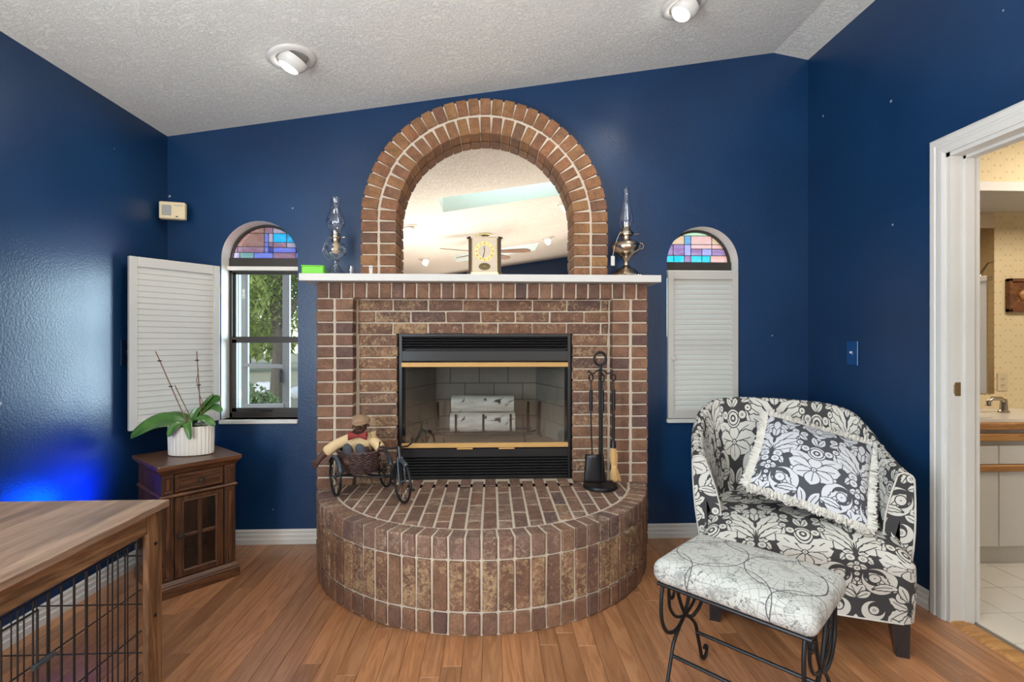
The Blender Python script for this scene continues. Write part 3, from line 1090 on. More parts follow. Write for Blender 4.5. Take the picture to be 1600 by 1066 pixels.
# bricks of the flat top, laid in columns running out from the firebox
RI = HR - .1
pw = .0705
for c in range(-12, 13):
    xc = -.01 + c * pw
    y = 2.95 - (.11 if c % 2 else .0) + .06
    while y > 2.0:
        y0, y1 = y - .2005, y
        pl = rect(xc - .0298, xc + .0298, y0, min(y1, 2.955 if -.545 < xc < .465 else 2.858))
        y -= .213
        if pl[2][1] - pl[0][1] < .02:
            continue
        if not (-.545 < xc < .465):
            pl = clip_half(pl, 0, 1, 2.858)
        pl = clip_circle(pl, HC[0], HC[1], RI - .005, 72)
        if len(pl) < 3:
            continue
        ar = abs(sum(pl[i][0] * pl[(i + 1) % len(pl)][1] - pl[(i + 1) % len(pl)][0] * pl[i][1] for i in range(len(pl)))) / 2
        if ar < .0005:
            continue
        gx = sum(p[0] for p in pl) / len(pl)
        gy = sum(p[1] for p in pl) / len(pl)
        top = jr.uniform(-.0015, .0012)
        mb = MB()
        n = len(pl)
        ins = [(gx + (p[0] - gx) * .93, gy + (p[1] - gy) * .965) for p in pl]
        vs = [(p[0] - gx, p[1] - gy, -.03) for p in pl] + [(p[0] - gx, p[1] - gy, -.0035) for p in pl] + [(p[0] - gx, p[1] - gy, 0) for p in ins]
        fs = [tuple(range(n - 1, -1, -1)), tuple(range(2 * n, 3 * n))]
        for i in range(n):
            j = (i + 1) % n
            fs += [(i, j, n + j, n + i), (n + i, n + j, 2 * n + j, 2 * n + i)]
        mb.add(vs, fs)
        o = mb.build('brick', M['brick_top'], hearth, world=False)
        o.location = (gx - HC[0], gy - HC[1], HT + top)

# ================================================================ brick chimney breast
FX0, FX1, FY = -.995, .905, 2.86
fire = thing('brick_fireplace', 'brown brick fireplace surround with a recessed inner panel under the white mantel', 'fireplace', ((FX0 + FX1) / 2, 3.0, 0))
ZTOP = 1.553
JX0, JX1 = -.782, .692                   # inner edges of the projecting outer frame
IY = 2.935
mb = MB()
mb.box(FX0 + .008, JX0 - .008, FY + .008, 3.069, 0, ZTOP)
mb.box(JX1 + .008, FX1 - .008, FY + .008, 3.069, 0, ZTOP)
mb.box(JX0 - .008, JX1 + .008, FY + .008, 3.069, 1.4705, ZTOP)
mb.box(JX0 - .008, FBX[0] - .008, IY + .008, 3.069, 0, 1.4705)
mb.box(FBX[1] + .008, JX1 + .008, IY + .008, 3.069, 0, 1.4705)
mb.box(FBX[0] - .008, FBX[1] + .008, IY + .008, 3.069, 1.270, 1.4705)
mb.build('mortar', M['mortar'], fire)
hd = brick_set(.0605, .060, .084, M['brick_plain'])
n = 27
for i in range(n):
    x = FX0 + (FX1 - FX0) * (i + .5) / n
    inst('brick', hd[jr.randrange(4)], fire, T(x, FY + .03 + jr.uniform(-.001, .001), ZTOP - .043))
PITCH = .0677
jb = brick_set(.0925, .060, .0585, M['brick_plain'])
jbw = brick_set(.096, .075, .0585, M['brick_plain'])
Z0 = 1.4655
k = 0
while True:
    zc = Z0 - PITCH * (k + .5)
    if zc < .02:
        break
    under = zc < HT - .02
    for (xa, xb) in ((FX0, FX0 + .0975), (FX0 + .1035, JX0), (JX1, JX1 + .104), (FX1 - .0975, FX1)):
        outer = xa == FX0 or xb == FX1
        if under and not outer:
            continue
        me = brick_mesh('brick', xb - xa, .06, .0585, k * 7 + int(xa * 100)).mesh('brick', M['brick_plain']) if False else (jb if abs(xb - xa - .0975) < .002 else jbw)[jr.randrange(4)]
        inst('brick', me, fire, T((xa + xb) / 2, FY + (.03 if me in jb else .0375) + (0 if me in jb else 0) + jr.uniform(-.001, .001), zc))
    k += 1
# side returns of the chimney breast (brick ends seen past the corners)
# recessed panel: three stretcher courses over the firebox, stacked stretchers beside it
long_ = brick_set(.1935, .06, .0585, M['brick_rustic'], jit=.0022)
for r in range(3):
    zc = Z0 - PITCH * (r + .5)
    x = JX0 - (.10 if r == 1 else 0.0)
    while x < JX1 - .02:
        xa, xb = max(x, JX0), min(x + .2035, JX1)
        x += .2035
        if xb - xa < .03:
            continue
        if xb - xa > .2:
            me = long_[jr.randrange(4)]
        else:
            me = brick_mesh('brick', xb - xa - .01, .06, .0585, r * 31 + int(xa * 50)).mesh('brick', M['brick_rustic'])
        inst('brick', me, fire, T((xa + xb) / 2, IY + .03 + jr.uniform(-.0015, .0015), zc))
wl = FBX[0] - JX0
wr = JX1 - FBX[1]
left_ = brick_set(wl - .012, .06, .0585, M['brick_rustic'], jit=.0022)
right_ = brick_set(wr - .012, .06, .0585, M['brick_rustic'], jit=.0022)
for r in range(3, 16):
    zc = Z0 - PITCH * (r + .5)
    inst('brick', left_[jr.randrange(4)], fire, T(JX0 + .004 + wl / 2, IY + .03 + jr.uniform(-.001, .001), zc))
    inst('brick', right_[jr.randrange(4)], fire, T(FBX[1] + wr / 2 - .004, IY + .03 + jr.uniform(-.001, .001), zc))

# ---- mantel shelf
mantel = MB().box(-1.060, .954, 2.78, 3.069, 1.556, 1.596, b=.002).build('mantel_shelf', M['white'])
mantel['label'] = 'long white painted mantel shelf on top of the brick fireplace'
mantel['category'] = 'shelf'
MT = 1.596

# ---- brick arch around the mirror
AC, ARO, ARI, AZ, AY = -.039, .727, .519, 1.925, 2.935
arch = thing('brick_arch', 'round-topped double ring of orange-brown bricks standing on the mantel around the mirror', 'arch', (AC, 3.0, MT))


def arch_outline(r0, n=60):
    return [(AC - r0, MT + .001)] + [(AC + r0, MT + .001)][:0]


def arch_band(ro, ri, n=48):
    o = [(AC + ro, MT)] + [(AC + ro * math.cos(PI * k / n), AZ + ro * math.sin(PI * k / n)) for k in range(n + 1)] + [(AC - ro, MT)]
    i = [(AC - ri, MT)] + [(AC + ri * math.cos(PI * k / n), AZ + ri * math.sin(PI * k / n)) for k in range(n, -1, -1)] + [(AC + ri, MT)]
    return o + i


slab('mortar', arch_band(ARO - .010, ARI + .008), [], .12, lambda u, v, w: (u, AY + .008 + w, v), [M['mortar'], M['mortar']], arch)
ob = brick_set(.0955, .12, .0605, M['brick_arch'])
ib = brick_set(.0955, .12, .0560, M['brick_arch'])
RO, RIc = ARO - .049, ARI + .0485
nso = 5
ph = (AZ - MT) / nso
for sgn in (1, -1):
    for i in range(nso):
        z = MT + ph * (i + .5)
        inst('brick', ob[jr.randrange(4)], arch, T(AC + sgn * RO, AY + .06 + jr.uniform(-.002, .001), z) @ Matrix.Diagonal((1, 1, .95, 1)))
        inst('brick', ib[jr.randrange(4)], arch, T(AC + sgn * RIc, AY + .06 + jr.uniform(-.002, .001), z))
for (NN, rr, st) in ((31, RO, ob), (27, RIc, ib)):
    for i in range(NN):
        a = PI * (i + .5) / NN
        inst('brick', st[jr.randrange(4)], arch, T(AC + rr * math.cos(a), AY + .06 + jr.uniform(-.002, .001), AZ + rr * math.sin(a)) @ euler_m(0, -a, 0))
# mirror behind the arch
mp = [(AC + (ARI + .03) * math.cos(PI * k / 48), AZ + (ARI + .03) * math.sin(PI * k / 48)) for k in range(49)]
mir = slab('arched_mirror', [(AC + ARI + .03, MT + .002)] + mp + [(AC - ARI - .03, MT + .002)], [], .008, lambda u, v, w: (u, 3.056 + w, v), [M['mirror'], M['mirror']])
mir['label'] = 'arched mirror set inside the brick arch above the mantel'
mir['category'] = 'mirror'

# ================================================================ firebox insert
GX0, GX1 = FBX[0] + .008, FBX[1] - .008
ins = thing('fireplace_insert', 'black metal fireplace insert with glass doors and brass strips', 'fireplace', ((GX0 + GX1) / 2, 3.1, .41))
Y0 = 2.95
mb = MB()
for q in ((GX0, GX0 + .016, .41, 1.255), (GX1 - .016, GX1, .41, 1.255)):
    mb.box(q[0], q[1], Y0 - .004, 3.06, q[2], q[3])
mb.box(GX0, GX1, 2.985, 3.06, 1.168, 1.255)
mb.box(GX0, GX1, 2.985, 3.06, .41, .535)
for q in ((-.62, GX0 + .012, 3.0, 3.5, .35, 1.32), (GX1 - .012, .54, 3.0, 3.5, .35, 1.32), (-.62, .54, 3.06, 3.5, 1.19, 1.32), (-.62, .54, 3.06, 3.5, .35, .52), (-.62, .54, 3.47, 3.5, .35, 1.32)):
    mb.box(*q)
mb.box(GX0 - .004, GX1 + .004, 2.96, 3.06, 1.245, 1.268)
mb.box(GX0 - .004, GX1 + .004, 2.965, 3.06, .400, .425)
mb.build('frame', M['satin_black'], ins)
MB().box(GX0 + .002, GX1 - .002, Y0, 2.99, 1.103, 1.168, b=.004).build('upper_panel', M['satin_black'], ins)
MB().box(GX0 + .002, GX1 - .002, Y0, 2.99, .537, .592, b=.004).build('lower_panel', M['satin_black'], ins)
lv = MB().box(GX0 + .016, GX1 - .016, -.010, .012, -.0035, .0035, b=.001).mesh('louvre', M['satin_black'])
for z in [1.183 + i * .0165 for i in range(5)] + [.428 + i * .0168 for i in range(7)]:
    inst('louvre', lv, ins, T(0, Y0 + .013, z) @ euler_m(.5, 0, 0))
for (z0, z1) in ((1.071, 1.098), (.597, .624)):
    MB().box(GX0 + .014, GX1 - .014, Y0 - .012, Y0 + .006, z0, z1, b=.002).build('brass_strip', M['brass'], ins)
for x in (-.16, .085):
    MB().box(x - .047, x + .047, Y0 - .022, Y0 - .012, .589, .597, b=.002).build('door_handle', M['brass'], ins)
gm = (GX0 + GX1) / 2
for (a, b_) in ((GX0 + .018, gm - .0005), (gm + .0005, GX1 - .018)):
    MB().box(a, b_, Y0 + .002, Y0 + .007, .624, 1.071).build('glass_door', M['fire_glass'], ins)
# refractory lined box
M['refractory'] = simple('grey_refractory_panel', srgb(150, 142, 130), .9, var=.25, scale=7, bmp=.3, bscale=90)
M['firefloor'] = simple('firebox_floor', srgb(140, 118, 95), .9, var=.2, scale=20)
bx0, bx1, by0, by1, bz0, bz1 = GX0 + .03, GX1 - .03, 2.99, 3.42, .60, 1.10
tp = .13
mb = MB()
mb.box(bx0 - .02, bx1 + .02, by0, by1 + .03, bz0 - .03, bz0)
mb.build('firebox_floor', M['firefloor'], ins)
mb = MB()
mb.box(bx0 - .02, bx1 + .02, by0, by1 + .03, bz1 + .06, bz1 + .08)
mb.box(bx0 + tp - .01, bx1 - tp + .01, by1 + .012, by1 + .03, bz0, bz1 + .06)
for sgn, xa in ((1, bx0), (-1, bx1)):
    mb.add([(xa, by0, bz0), (xa + sgn * tp, by1 + .012, bz0), (xa + sgn * tp, by1 + .012, bz1 + .06), (xa, by0, bz1 + .06),
            (xa - sgn * .02, by0, bz0), (xa + sgn * (tp - .02), by1 + .03, bz0), (xa + sgn * (tp - .02), by1 + .03, bz1 + .06), (xa - sgn * .02, by0, bz1 + .06)],
           [(0, 1, 2, 3), (4, 5, 6, 7), (0, 4, 7, 3), (1, 5, 6, 2), (0, 1, 5, 4), (3, 2, 6, 7)])
mb.build('firebox', M['satin_black'], ins)
bw, bh = .198, .112
for r in range(5):
    z0 = bz0 + r * bh
    x = bx0 + tp - (.1 if r % 2 else 0)
    while x < bx1 - tp:
        xa, xb = max(x, bx0 + tp), min(x + bw, bx1 - tp)
        x += bw
        if xb - xa > .02:
            MB().box(xa + .0015, xb - .0015, by1, by1 + .012, z0 + .0015, z0 + bh - .0015, b=.002).build('fire_brick', M['refractory'], ins)
    for sgn, xa in ((1, bx0), (-1, bx1)):
        L_ = math.hypot(tp, by1 - by0)
        an = math.atan2(by1 - by0, sgn * tp)
        y = 0.0 if r % 2 else -.1
        while y < L_:
            ya, yb = max(y, 0), min(y + bw, L_)
            y += bw
            if yb - ya > .02:
                MB().box(ya + .0015, yb - .0015, -.002 if sgn > 0 else -.008, .008 if sgn > 0 else .002, z0 + .0015, z0 + bh - .0015, m=T(xa, by0, 0) @ euler_m(0, 0, an)).build('fire_brick', M['refractory'], ins)

# grate with birch logs
grate = thing('fire_grate', 'black iron log grate with upright prongs inside the firebox', 'grate', (-.05, 3.2, bz0))
mb = MB()
for y in (3.12, 3.30):
    mb.cyl((-.36, y, bz0 + .045), (.26, y, bz0 + .045), .007, n=8)
mb.build('rail', M['black'], grate)
for x in (-.225, -.055, .115):
    MB().tube([(x, 3.33, bz0 + .03), (x, 3.30, bz0 + .05), (x, 3.12, bz0 + .05), (x, 3.10, bz0 + .06), (x, 3.10, bz0 + .17)], .0065, 8).build('prong', M['black'], grate)
for x in (-.36, .24, .31):
    MB().tube([(x, 3.33, bz0 + .0), (x, 3.33, bz0 + .12), (x, 3.31, bz0 + .22)], .009, 8).build('prong', M['black'], grate)
for (x, s_) in ((-.30, -1), (.20, 1)):
    MB().tube([(x, 3.08, bz0), (x, 3.08, bz0 + .04), (x + s_ * .01, 3.09, bz0 + .055), (x + s_ * .10, 3.22, bz0 + .05), (x + s_ * .12, 3.25, bz0)], .007, 8).build('leg', M['black'], grate)

mm, t, b = material('birch_bark')
tc = t.n('TexCoord')
v = tc.outputs['Object']
n1 = noise(t, mapping(t, v, (6, 30, 30)), 1.0, 4.0)
n2 = noise(t, mapping(t, v, (14, 22, 22)), 1.0, 3.0, .5, .8)
col = mix(t, ramp(t, n1, [(.35, (0, 0, 0)), (.7, (1, 1, 1))]), srgb(200, 196, 190), srgb(232, 230, 226))
col = mix(t, ramp(t, n2, [(.60, (0, 0, 0)), (.67, (1, 1, 1))]), col, srgb(70, 62, 58))
t.put(b.inputs['Base Color'], col)
b.inputs['Roughness'].default_value = .8
bump(t, b, n1, .4, .004)
M['birch'] = mm
M['log_end'] = simple('cut_log_end', srgb(190, 165, 130), .8, var=.2, scale=60)
for (z, y, r, x0, x1, lab) in ((bz0 + .112, 3.16, .060, -.262, .143, 'white birch log with dark knots, lower of the two in the grate'), (bz0 + .222, 3.20, .055, -.258, .137, 'white birch log with dark knots, upper of the two in the grate')):
    lg = thing('birch_log', lab, 'log', ((x0 + x1) / 2, y, z), 0, 'birch logs in the fireplace')
    mb = MB()
    rr = random.Random(int(z * 1000))
    ph_ = [rr.uniform(0, 6) for _ in range(4)]
    fn = lambda u, v: (x0 + (x1 - x0) * v, y + r * (1 + .03 * math.sin(3 * u * 2 * PI + ph_[0]) + .02 * math.sin(v * 9 + ph_[1])) * math.cos(u * 2 * PI), z + r * (1 + .03 * math.sin(2 * u * 2 * PI + ph_[2]) + .02 * math.sin(v * 7)) * math.sin(u * 2 * PI))
    mb.grid(24, 14, fn, wrap_u=True)
    mb.build('bark', M['birch'], lg, 60)
    mb = MB()
    mb.cyl((x0 - .001, y, z), (x0 + .004, y, z), r * .97, n=24)
    mb.cyl((x1 - .004, y, z), (x1 + .001, y, z), r * .97, n=24)
    mb.build('cut_end', M['log_end'], lg)
# ================================================================ bathroom behind the door
BX0, BX1, BY0, BY1, BZ1 = 2.11, 4.6, .6, 3.03, 2.44
mm, t, b = material('cream_wallpaper')
tc = t.n('TexCoord')
sx = t.n('SeparateXYZ')
t.put(sx.inputs[0], tc.outputs['Object'])
gx = E(sx.outputs[0]) + E(sx.outputs[1])
gz = E(sx.outputs[2])
row = E.m('FLOOR', gx * (1 / .068))
off = E.m('MODULO', E.m('ABSOLUTE', row), 2.0) * .034
du = E.m('PINGPONG', gx, .034) - .017
dv = E.m('PINGPONG', gz + off, .034)
dd = E.m('SQRT', du * du + dv * dv)
dot = E.m('LESS_THAN', dd, .0065) * .55
stripe = E.m('LESS_THAN', E.m('PINGPONG', gx, .034), .0012) * .3
f = E.m('MAXIMUM', dot, stripe)
t.put(b.inputs['Base Color'], mix(t, f, srgb(226, 206, 165), srgb(196, 160, 112)))
b.inputs['Roughness'].default_value = .7
M['wallpaper'] = mm
M['laminate'] = simple('white_laminate', srgb(208, 203, 195), .45, var=.02)
M['ctop'] = simple('cultured_marble', srgb(225, 220, 212), .2, var=.03)
M['ceramic'] = simple('glazed_tile', srgb(214, 206, 194), .35, var=.05, scale=6)
M['grout'] = simple('dark_grout', srgb(120, 108, 95), .9)

bf = structure(MB().box(2.07, BX1 + .1, BY0 - .1, BY1 + .1, -.06, -.006).build('floor_bathroom', M['grout']))
bf['kind'] = 'structure'
tw, tl_ = .2035, .222
tile = MB().box(-tw / 2 + .002, tw / 2 - .002, -tl_ / 2 + .002, tl_ / 2 - .002, -.008, 0, b=.001).mesh('tile', M['ceramic'])
x = 2.7185 - .0
xs = [2.7185 + tw * (k + .5) for k in range(-3, 9)]
ys = [2.603 - tl_ * (k + .5) for k in range(-2, 9)]
for xc in xs:
    for yc in ys:
        if xc + tw / 2 > BX1 + .05 or yc > BY1 or yc < BY0:
            continue
        if xc - tw / 2 < 2.075:
            xe = xc + tw / 2
            if xe > 2.1:
                MB().box(2.078, xe - .002, yc - tl_ / 2 + .002, yc + tl_ / 2 - .002, -.008, 0, b=.001).build('tile', M['ceramic'], bf)
            continue
        inst('tile', tile, bf, T(xc, yc, 0))
structure(MB().box(BX0 - .0, BX1 + .1, BY1, BY1 + .02, -.05, BZ1).build('wall_bathroom_back', M['wallpaper']))
structure(MB().box(BX1, BX1 + .02, BY0 - .1, BY1, -.05, BZ1).build('wall_bathroom_right', M['wallpaper']))
structure(MB().box(BX0, BX1 + .1, BY0 - .1, BY0 - .08, -.05, BZ1).build('wall_bathroom_front', M['wallpaper']))
structure(MB().box(BX0, BX1 + .1, BY0 - .1, BY1 + .1, BZ1, BZ1 + .02).build('ceiling_bathroom', M['white']))
sof = structure(MB().box(BX0 + .002, BX1, 2.60, BY1 - .001, 2.086, BZ1).build('wall_bathroom_soffit', M['wallpaper']))
MB().box(BX0 + .002, BX1, 2.592, BY1 - .001, 2.037, 2.0859).build('soffit_board', M['laminate'], sof)

van = thing('vanity_cabinet', 'white bathroom vanity with golden oak strips under the sink', 'cabinet', (3.1, 2.8, 0))
VY = 2.60
MB().box(BX0 + .004, 4.3, VY + .045, BY1 - .002, 0.0, .10).build('toe_kick', M['laminate'], van)
MB().box(BX0 + .004, 4.3, VY + .018, BY1 - .002, .10, .745).build('body', M['laminate'], van)
for (a, c) in ((2.118, 2.744), (2.748, 3.40), (3.404, 4.29)):
    MB().box(a, c, VY, VY + .017, .110, .515, b=.0015).build('door', M['laminate'], van)
    MB().box(a, c, VY, VY + .017, .555, .655, b=.0015).build('drawer', M['laminate'], van)
for (z0, z1) in ((.517, .552), (.682, .722)):
    MB().box(BX0 + .004, 4.3, VY - .012, VY + .017, z0, z1, b=.004).build('oak_strip', M['oak_trim'], van)
MB().box(BX0 + .004, 4.3, VY - .018, VY + .018, .745, .782, b=.004).build('oak_edge', M['oak_trim'], van)
ct = thing('vanity_countertop', 'glossy white countertop with moulded sink in the bathroom', 'countertop', (3.1, 2.8, .745))
slab('counter', rect(BX0 + .004, 4.3, VY + .019, BY1 - .001), [[(2.62 + .24 * math.cos(2 * PI * k / 40), 2.80 + .155 * math.sin(2 * PI * k / 40)) for k in range(40)]], .05,
     lambda u, v, w: (u, v, .747 + w), [M['ctop'], M['ctop']], ct)
mb = MB()
mb.lathe([(.0, -.12), (.08, -.118), (.15, -.09), (.20, -.04), (.235, 0), (.245, .004), (.255, .002)], 40, c=(2.62, 2.80, .797), sy=.65)
mb.build('basin', M['ctop'], ct, 60)
MB().box(BX0 + .004, 2.98, BY1 - .025, BY1 - .001, .7975, .885, b=.003).build('backsplash', M['ctop'], ct)
fa = thing('faucet', 'brushed metal faucet at the right of the bathroom sink', 'faucet', (3.05, 2.86, .797))
MB().lathe([(.028, 0), (.028, .01), (.02, .016), (.016, .08), (0, .085)], 20, m=T(0, 0, 0)).build('base', M['nickel'], fa, 40, world=False)
MB().tube([(0, 0, .065), (-.03, -.01, .085), (-.10, -.03, .088), (-.13, -.035, .07), (-.13, -.035, .045)], [.013, .013, .012, .012, .012], 12).build('spout', M['nickel'], fa, 50, world=False)
vm = MB().box(BX0 + .003, 2.9530 + .21, BY1 - .006, BY1 - .0005, .893, 2.0365).build('bathroom_mirror', M['mirror'])
vm['label'] = 'tall frameless mirror on the wallpapered bathroom wall over the sink'
vm['category'] = 'mirror'
# shower seen in the mirror
shw = thing('shower_enclosure', 'frosted shower enclosure with white top rail seen in the bathroom mirror', 'shower', (3.9, 1.9, 0))
MB().box(3.60, 3.612, BY0 - .05, 2.55, .08, 1.66).build('glass_panel', M['frosted'], shw)
MB().box(3.585, 3.627, BY0 - .07, 2.57, 1.66, 1.70, b=.003).build('top_rail', M['white'], shw)
MB().box(3.58, 3.63, BY0 - .07, 2.57, 0.0, .08, b=.003).build('curb', M['white'], shw)
sh = thing('shower_fitting', 'curved chrome shower head arm above the frosted enclosure', 'shower fitting', (4.59, 1.8, 1.9))
MB().lathe([(.035, 0), (.03, .012), (0, .014)], 18, m=euler_m(0, -PI / 2, 0)).build('flange', M['chrome'], sh, 40, world=False)
MB().tube([(0, 0, 0), (-.10, 0, .03), (-.20, 0, .01), (-.26, 0, -.07), (-.27, 0, -.11)], .012, 10).build('arm', M['chrome'], sh, 60, world=False)
MB().lathe([(.012, 0), (.035, -.05), (.04, -.06), (0, -.062)], 18, c=(-.27, 0, -.10)).build('head', M['chrome'], sh, 40, world=False)

# carved sun plaque
pl = thing('wall_plaque', 'square carved wooden plaque with a sun face on the cream wallpaper', 'wall art', (3.345, BY1 - .001, 1.512))
Wd = .105
mb = MB()
for q in ((-Wd, Wd, -Wd, -Wd + .02), (-Wd, Wd, Wd - .02, Wd), (-Wd, -Wd + .02, -Wd, Wd), (Wd - .02, Wd, -Wd, Wd)):
    mb.box(q[0], q[1], -.030, 0, q[2], q[3], b=.003)
mb.build('frame', M['carving'], pl, world=False)
MB().box(-Wd + .01, Wd - .01, -.016, 0, -Wd + .01, Wd - .01).build('board', M['carving'], pl, world=False)
sn = MB().sphere((0, -.018, 0), .034, (1, .45, 1), 20).build('sun_face', M['oak_trim'], pl, 60, world=False)
for k in range(16):
    mb = MB()
    a = k * PI / 8
    mb.add([(.036, -.012, -.006), (.036, -.012, .006), (.068 - (k % 2) * .012, -.015, 0), (.045, -.024, 0)], [(0, 1, 2), (0, 1, 3), (1, 2, 3), (2, 0, 3)], euler_m(0, a, 0))
    mb.build('ray', M['oak_trim'], sn, world=False)


def outlet(name, label, cat, loc, rz, mat, w=.07, h=.115, kind='outlet'):
    o = thing(name, label, cat, loc, rz)
    MB().box(-w / 2, w / 2, -.006, 0, -h / 2, h / 2, b=.002).build('cover_plate', mat, o, world=False)
    if kind == 'outlet':
        for s_ in (-1, 1):
            MB().lathe([(.016, 0), (.0155, .003), (0, .0035)], 20, m=T(0, -.005, s_ * .02) @ euler_m(PI / 2, 0, 0)).build('socket', mat, o, world=False)
            for x in (-.006, .006):
                MB().box(x - .0012, x + .0012, -.0092, -.008, s_ * .02 - .005, s_ * .02 + .005).build('slot', M['rubber'], o, world=False)
    else:
        MB().box(-.006, .006, -.008, -.005, -.013, .013, b=.001).build('toggle_frame', mat, o, world=False)
        MB().box(-.004, .004, -.018, -.006, -.002, .010, b=.001).build('toggle', M['white'] if kind == 'switch' else mat, o, world=False)
    for s_ in (-1, 1):
        MB().lathe([(.003, 0), (.0025, .0015), (0, .0017)], 10, m=T(0, -.006, s_ * h * .40) @ euler_m(PI / 2, 0, 0)).build('screw', mat, o, world=False)
    return o


outlet('wall_outlet', 'beige double outlet on the wallpaper beside the bathroom mirror', 'outlet', (3.22, BY1 - .0005, .965), 0, M['cream_plastic'], .07, .112)
M['plate_blue'] = simple('blue_painted_plate', srgb(10, 66, 122), .3)
outlet('light_switch', 'light switch painted blue on the right wall above the armchair', 'light switch', (XR - .0005, 2.678, 1.157), -PI / 2, M['plate_blue'], .084, .135, 'switch')
M['plate_dark'] = simple('dark_blue_plate', srgb(16, 34, 62), .35)
outlet('wall_plate', 'dark blue painted wall plate on the left wall behind the open shutter', 'wall plate', (XL + .0005, 2.727, 1.162), PI / 2, M['plate_dark'], .08, .135, 'blank')

# ================================================================ mantel things
def oil_lamp_glass():
    o = thing('oil_lamp', 'clear glass oil lamp with tall chimney at the left end of the mantel', 'lamp', (-.897, 2.90, MT))
    MB().lathe([(.0, .001), (.066, .001), (.067, .006), (.060, .014), (.045, .028), (.028, .045), (.018, .062), (.0155, .078), (.019, .088)], 32).build('foot', M['lamp_glass'], o, 50, world=False)
    MB().lathe([(.017, .088), (.03, .098), (.052, .118), (.064, .142), (.062, .160), (.048, .182), (.030, .194), (.024, .198)], 32).build('font', M['lamp_glass'], o, 50, world=False)
    MB().tube([(0, 0, .21), (.004, 0, .17), (-.004, .002, .13)], [.012, .016, .017], 8).build('wick', simple('cotton_wick', (.55, .38, .22), .9), o, 60, world=False)
    bn = MB().lathe([(.025, .198), (.026, .212), (.030, .216), (.031, .226), (.022, .232), (.018, .246), (.012, .262), (.006, .268)], 24).build('burner', M['nickel'], o, 40, world=False)
    MB().cyl((.028, 0, .222), (.052, 0, .222), .002, n=8).build('wick_knob', M['nickel'], bn, world=False)
    ch = MB().lathe([(.028, .228), (.030, .245), (.034, .262), (.048, .285), (.054, .305), (.050, .33), (.037, .362), (.025, .39), (.0235, .41), (.029, .437), (.033, .446)], 32).build('chimney', M['lamp_glass'], o, 50, world=False)
    MB().tube([(-.030, -.01, .225), (-.060, -.01, .18), (-.072, -.01, .14), (-.055, -.015, .11), (-.030, -.02, .085)], .0012, 6).build('wire', M['chrome'], o, world=False)
    return o


oil_lamp_glass()


def oil_lamp_metal():
    o = thing('oil_lamp', 'aged silver metal oil lamp with narrow glass chimney at the right end of the mantel', 'lamp', (.783, 2.89, MT))
    m = M['nickel']
    MB().lathe([(.0, .001), (.088, .001), (.090, .008), (.084, .016), (.070, .026), (.060, .040), (.045, .050), (.026, .058), (.017, .070), (.020, .080), (.015, .092), (.022, .108), (.036, .122)], 36).build('foot', m, o, 45, world=False)
    for k in range(26):
        a = 2 * PI * k / 26
        MB().cyl((.0885 * math.cos(a), .0885 * math.sin(a), .003), (.0905 * math.cos(a), .0905 * math.sin(a), .009), .0028, n=6).build('bead', m, o, world=False)
    f = MB().lathe([(.036, .122), (.060, .138), (.078, .156), (.084, .176), (.080, .192), (.064, .206), (.040, .216), (.026, .222)], 36).build('font', m, o, 45, world=False)
    MB().tube([(.083, 0, .165), (.098, 0, .170), (.104, 0, .185), (.094, 0, .200), (.076, 0, .200)], .0035, 8).build('handle', m, f, 60, world=False)
    bn = MB().lathe([(.026, .222), (.027, .240), (.043, .244), (.045, .256), (.043, .262), (.030, .266), (.026, .290), (.020, .300), (.012, .315)], 30).build('burner', m, o, 45, world=False)
    MB().cyl((.028, -.01, .248), (.070, -.02, .250), .002, n=8).build('wick_knob', m, bn, world=False)
    MB().lathe([(.030, .268), (.036, .285), (.044, .315), (.044, .345), (.036, .38), (.025, .42), (.020, .46), (.019, .50), (.022, .522)], 30).build('chimney', M['lamp_glass'], o, 50, world=False)
    MB().tube([(-.040, -.02, .262), (-.062, -.03, .215), (-.080, -.035, .165), (-.088, -.04, .12)], .0012, 6).build('string', M['fringe'], o, world=False)
    MB().box(-.100, -.078, -.043, -.040, .062, .118, b=.0008).build('paper_tag', M['white'], o, world=False)
    return o


oil_lamp_metal()

# green dish
mb = MB()
mb.box(-.060, .060, -.035, .035, .001, .050, b=.006)
g = thing('plastic_box', 'small bright green plastic box on the left end of the mantel', 'box', (-1.005, 2.86, MT), .12)
mb.build('body', M['green'], g, world=False)
MB().box(-.062, .062, -.037, .037, .044, .051, b=.003).build('lid', M['green'], g, world=False)
# small drinking glass behind the lamp and a metal bracket
gl = MB().lathe([(.0, .002), (.017, .001), (.019, .02), (.021, .060), (.0195, .060), (.0175, .02), (.0, .006)], 20).build('glass_vial', M['lamp_glass'], None, 50)
gl.location = (-.815, 2.93, MT)
gl['label'] = 'small clear glass vial between the glass oil lamp and the brick arch'
gl['category'] = 'vial'
br = thing('angle_bracket', 'small white metal bracket leaning on the left foot of the brick arch', 'bracket', (-.705, AY, MT))
MB().box(-.010, .010, -.0025, -.0005, .0, .068, b=.0006).build('plate', M['white'], br, world=False)
for z in (.012, .056):
    MB().lathe([(.0035, 0), (.003, .001), (0, .0012)], 10, m=T(0, -.0025, z) @ euler_m(PI / 2, 0, 0)).build('screw', M['satin_black'], br, world=False)

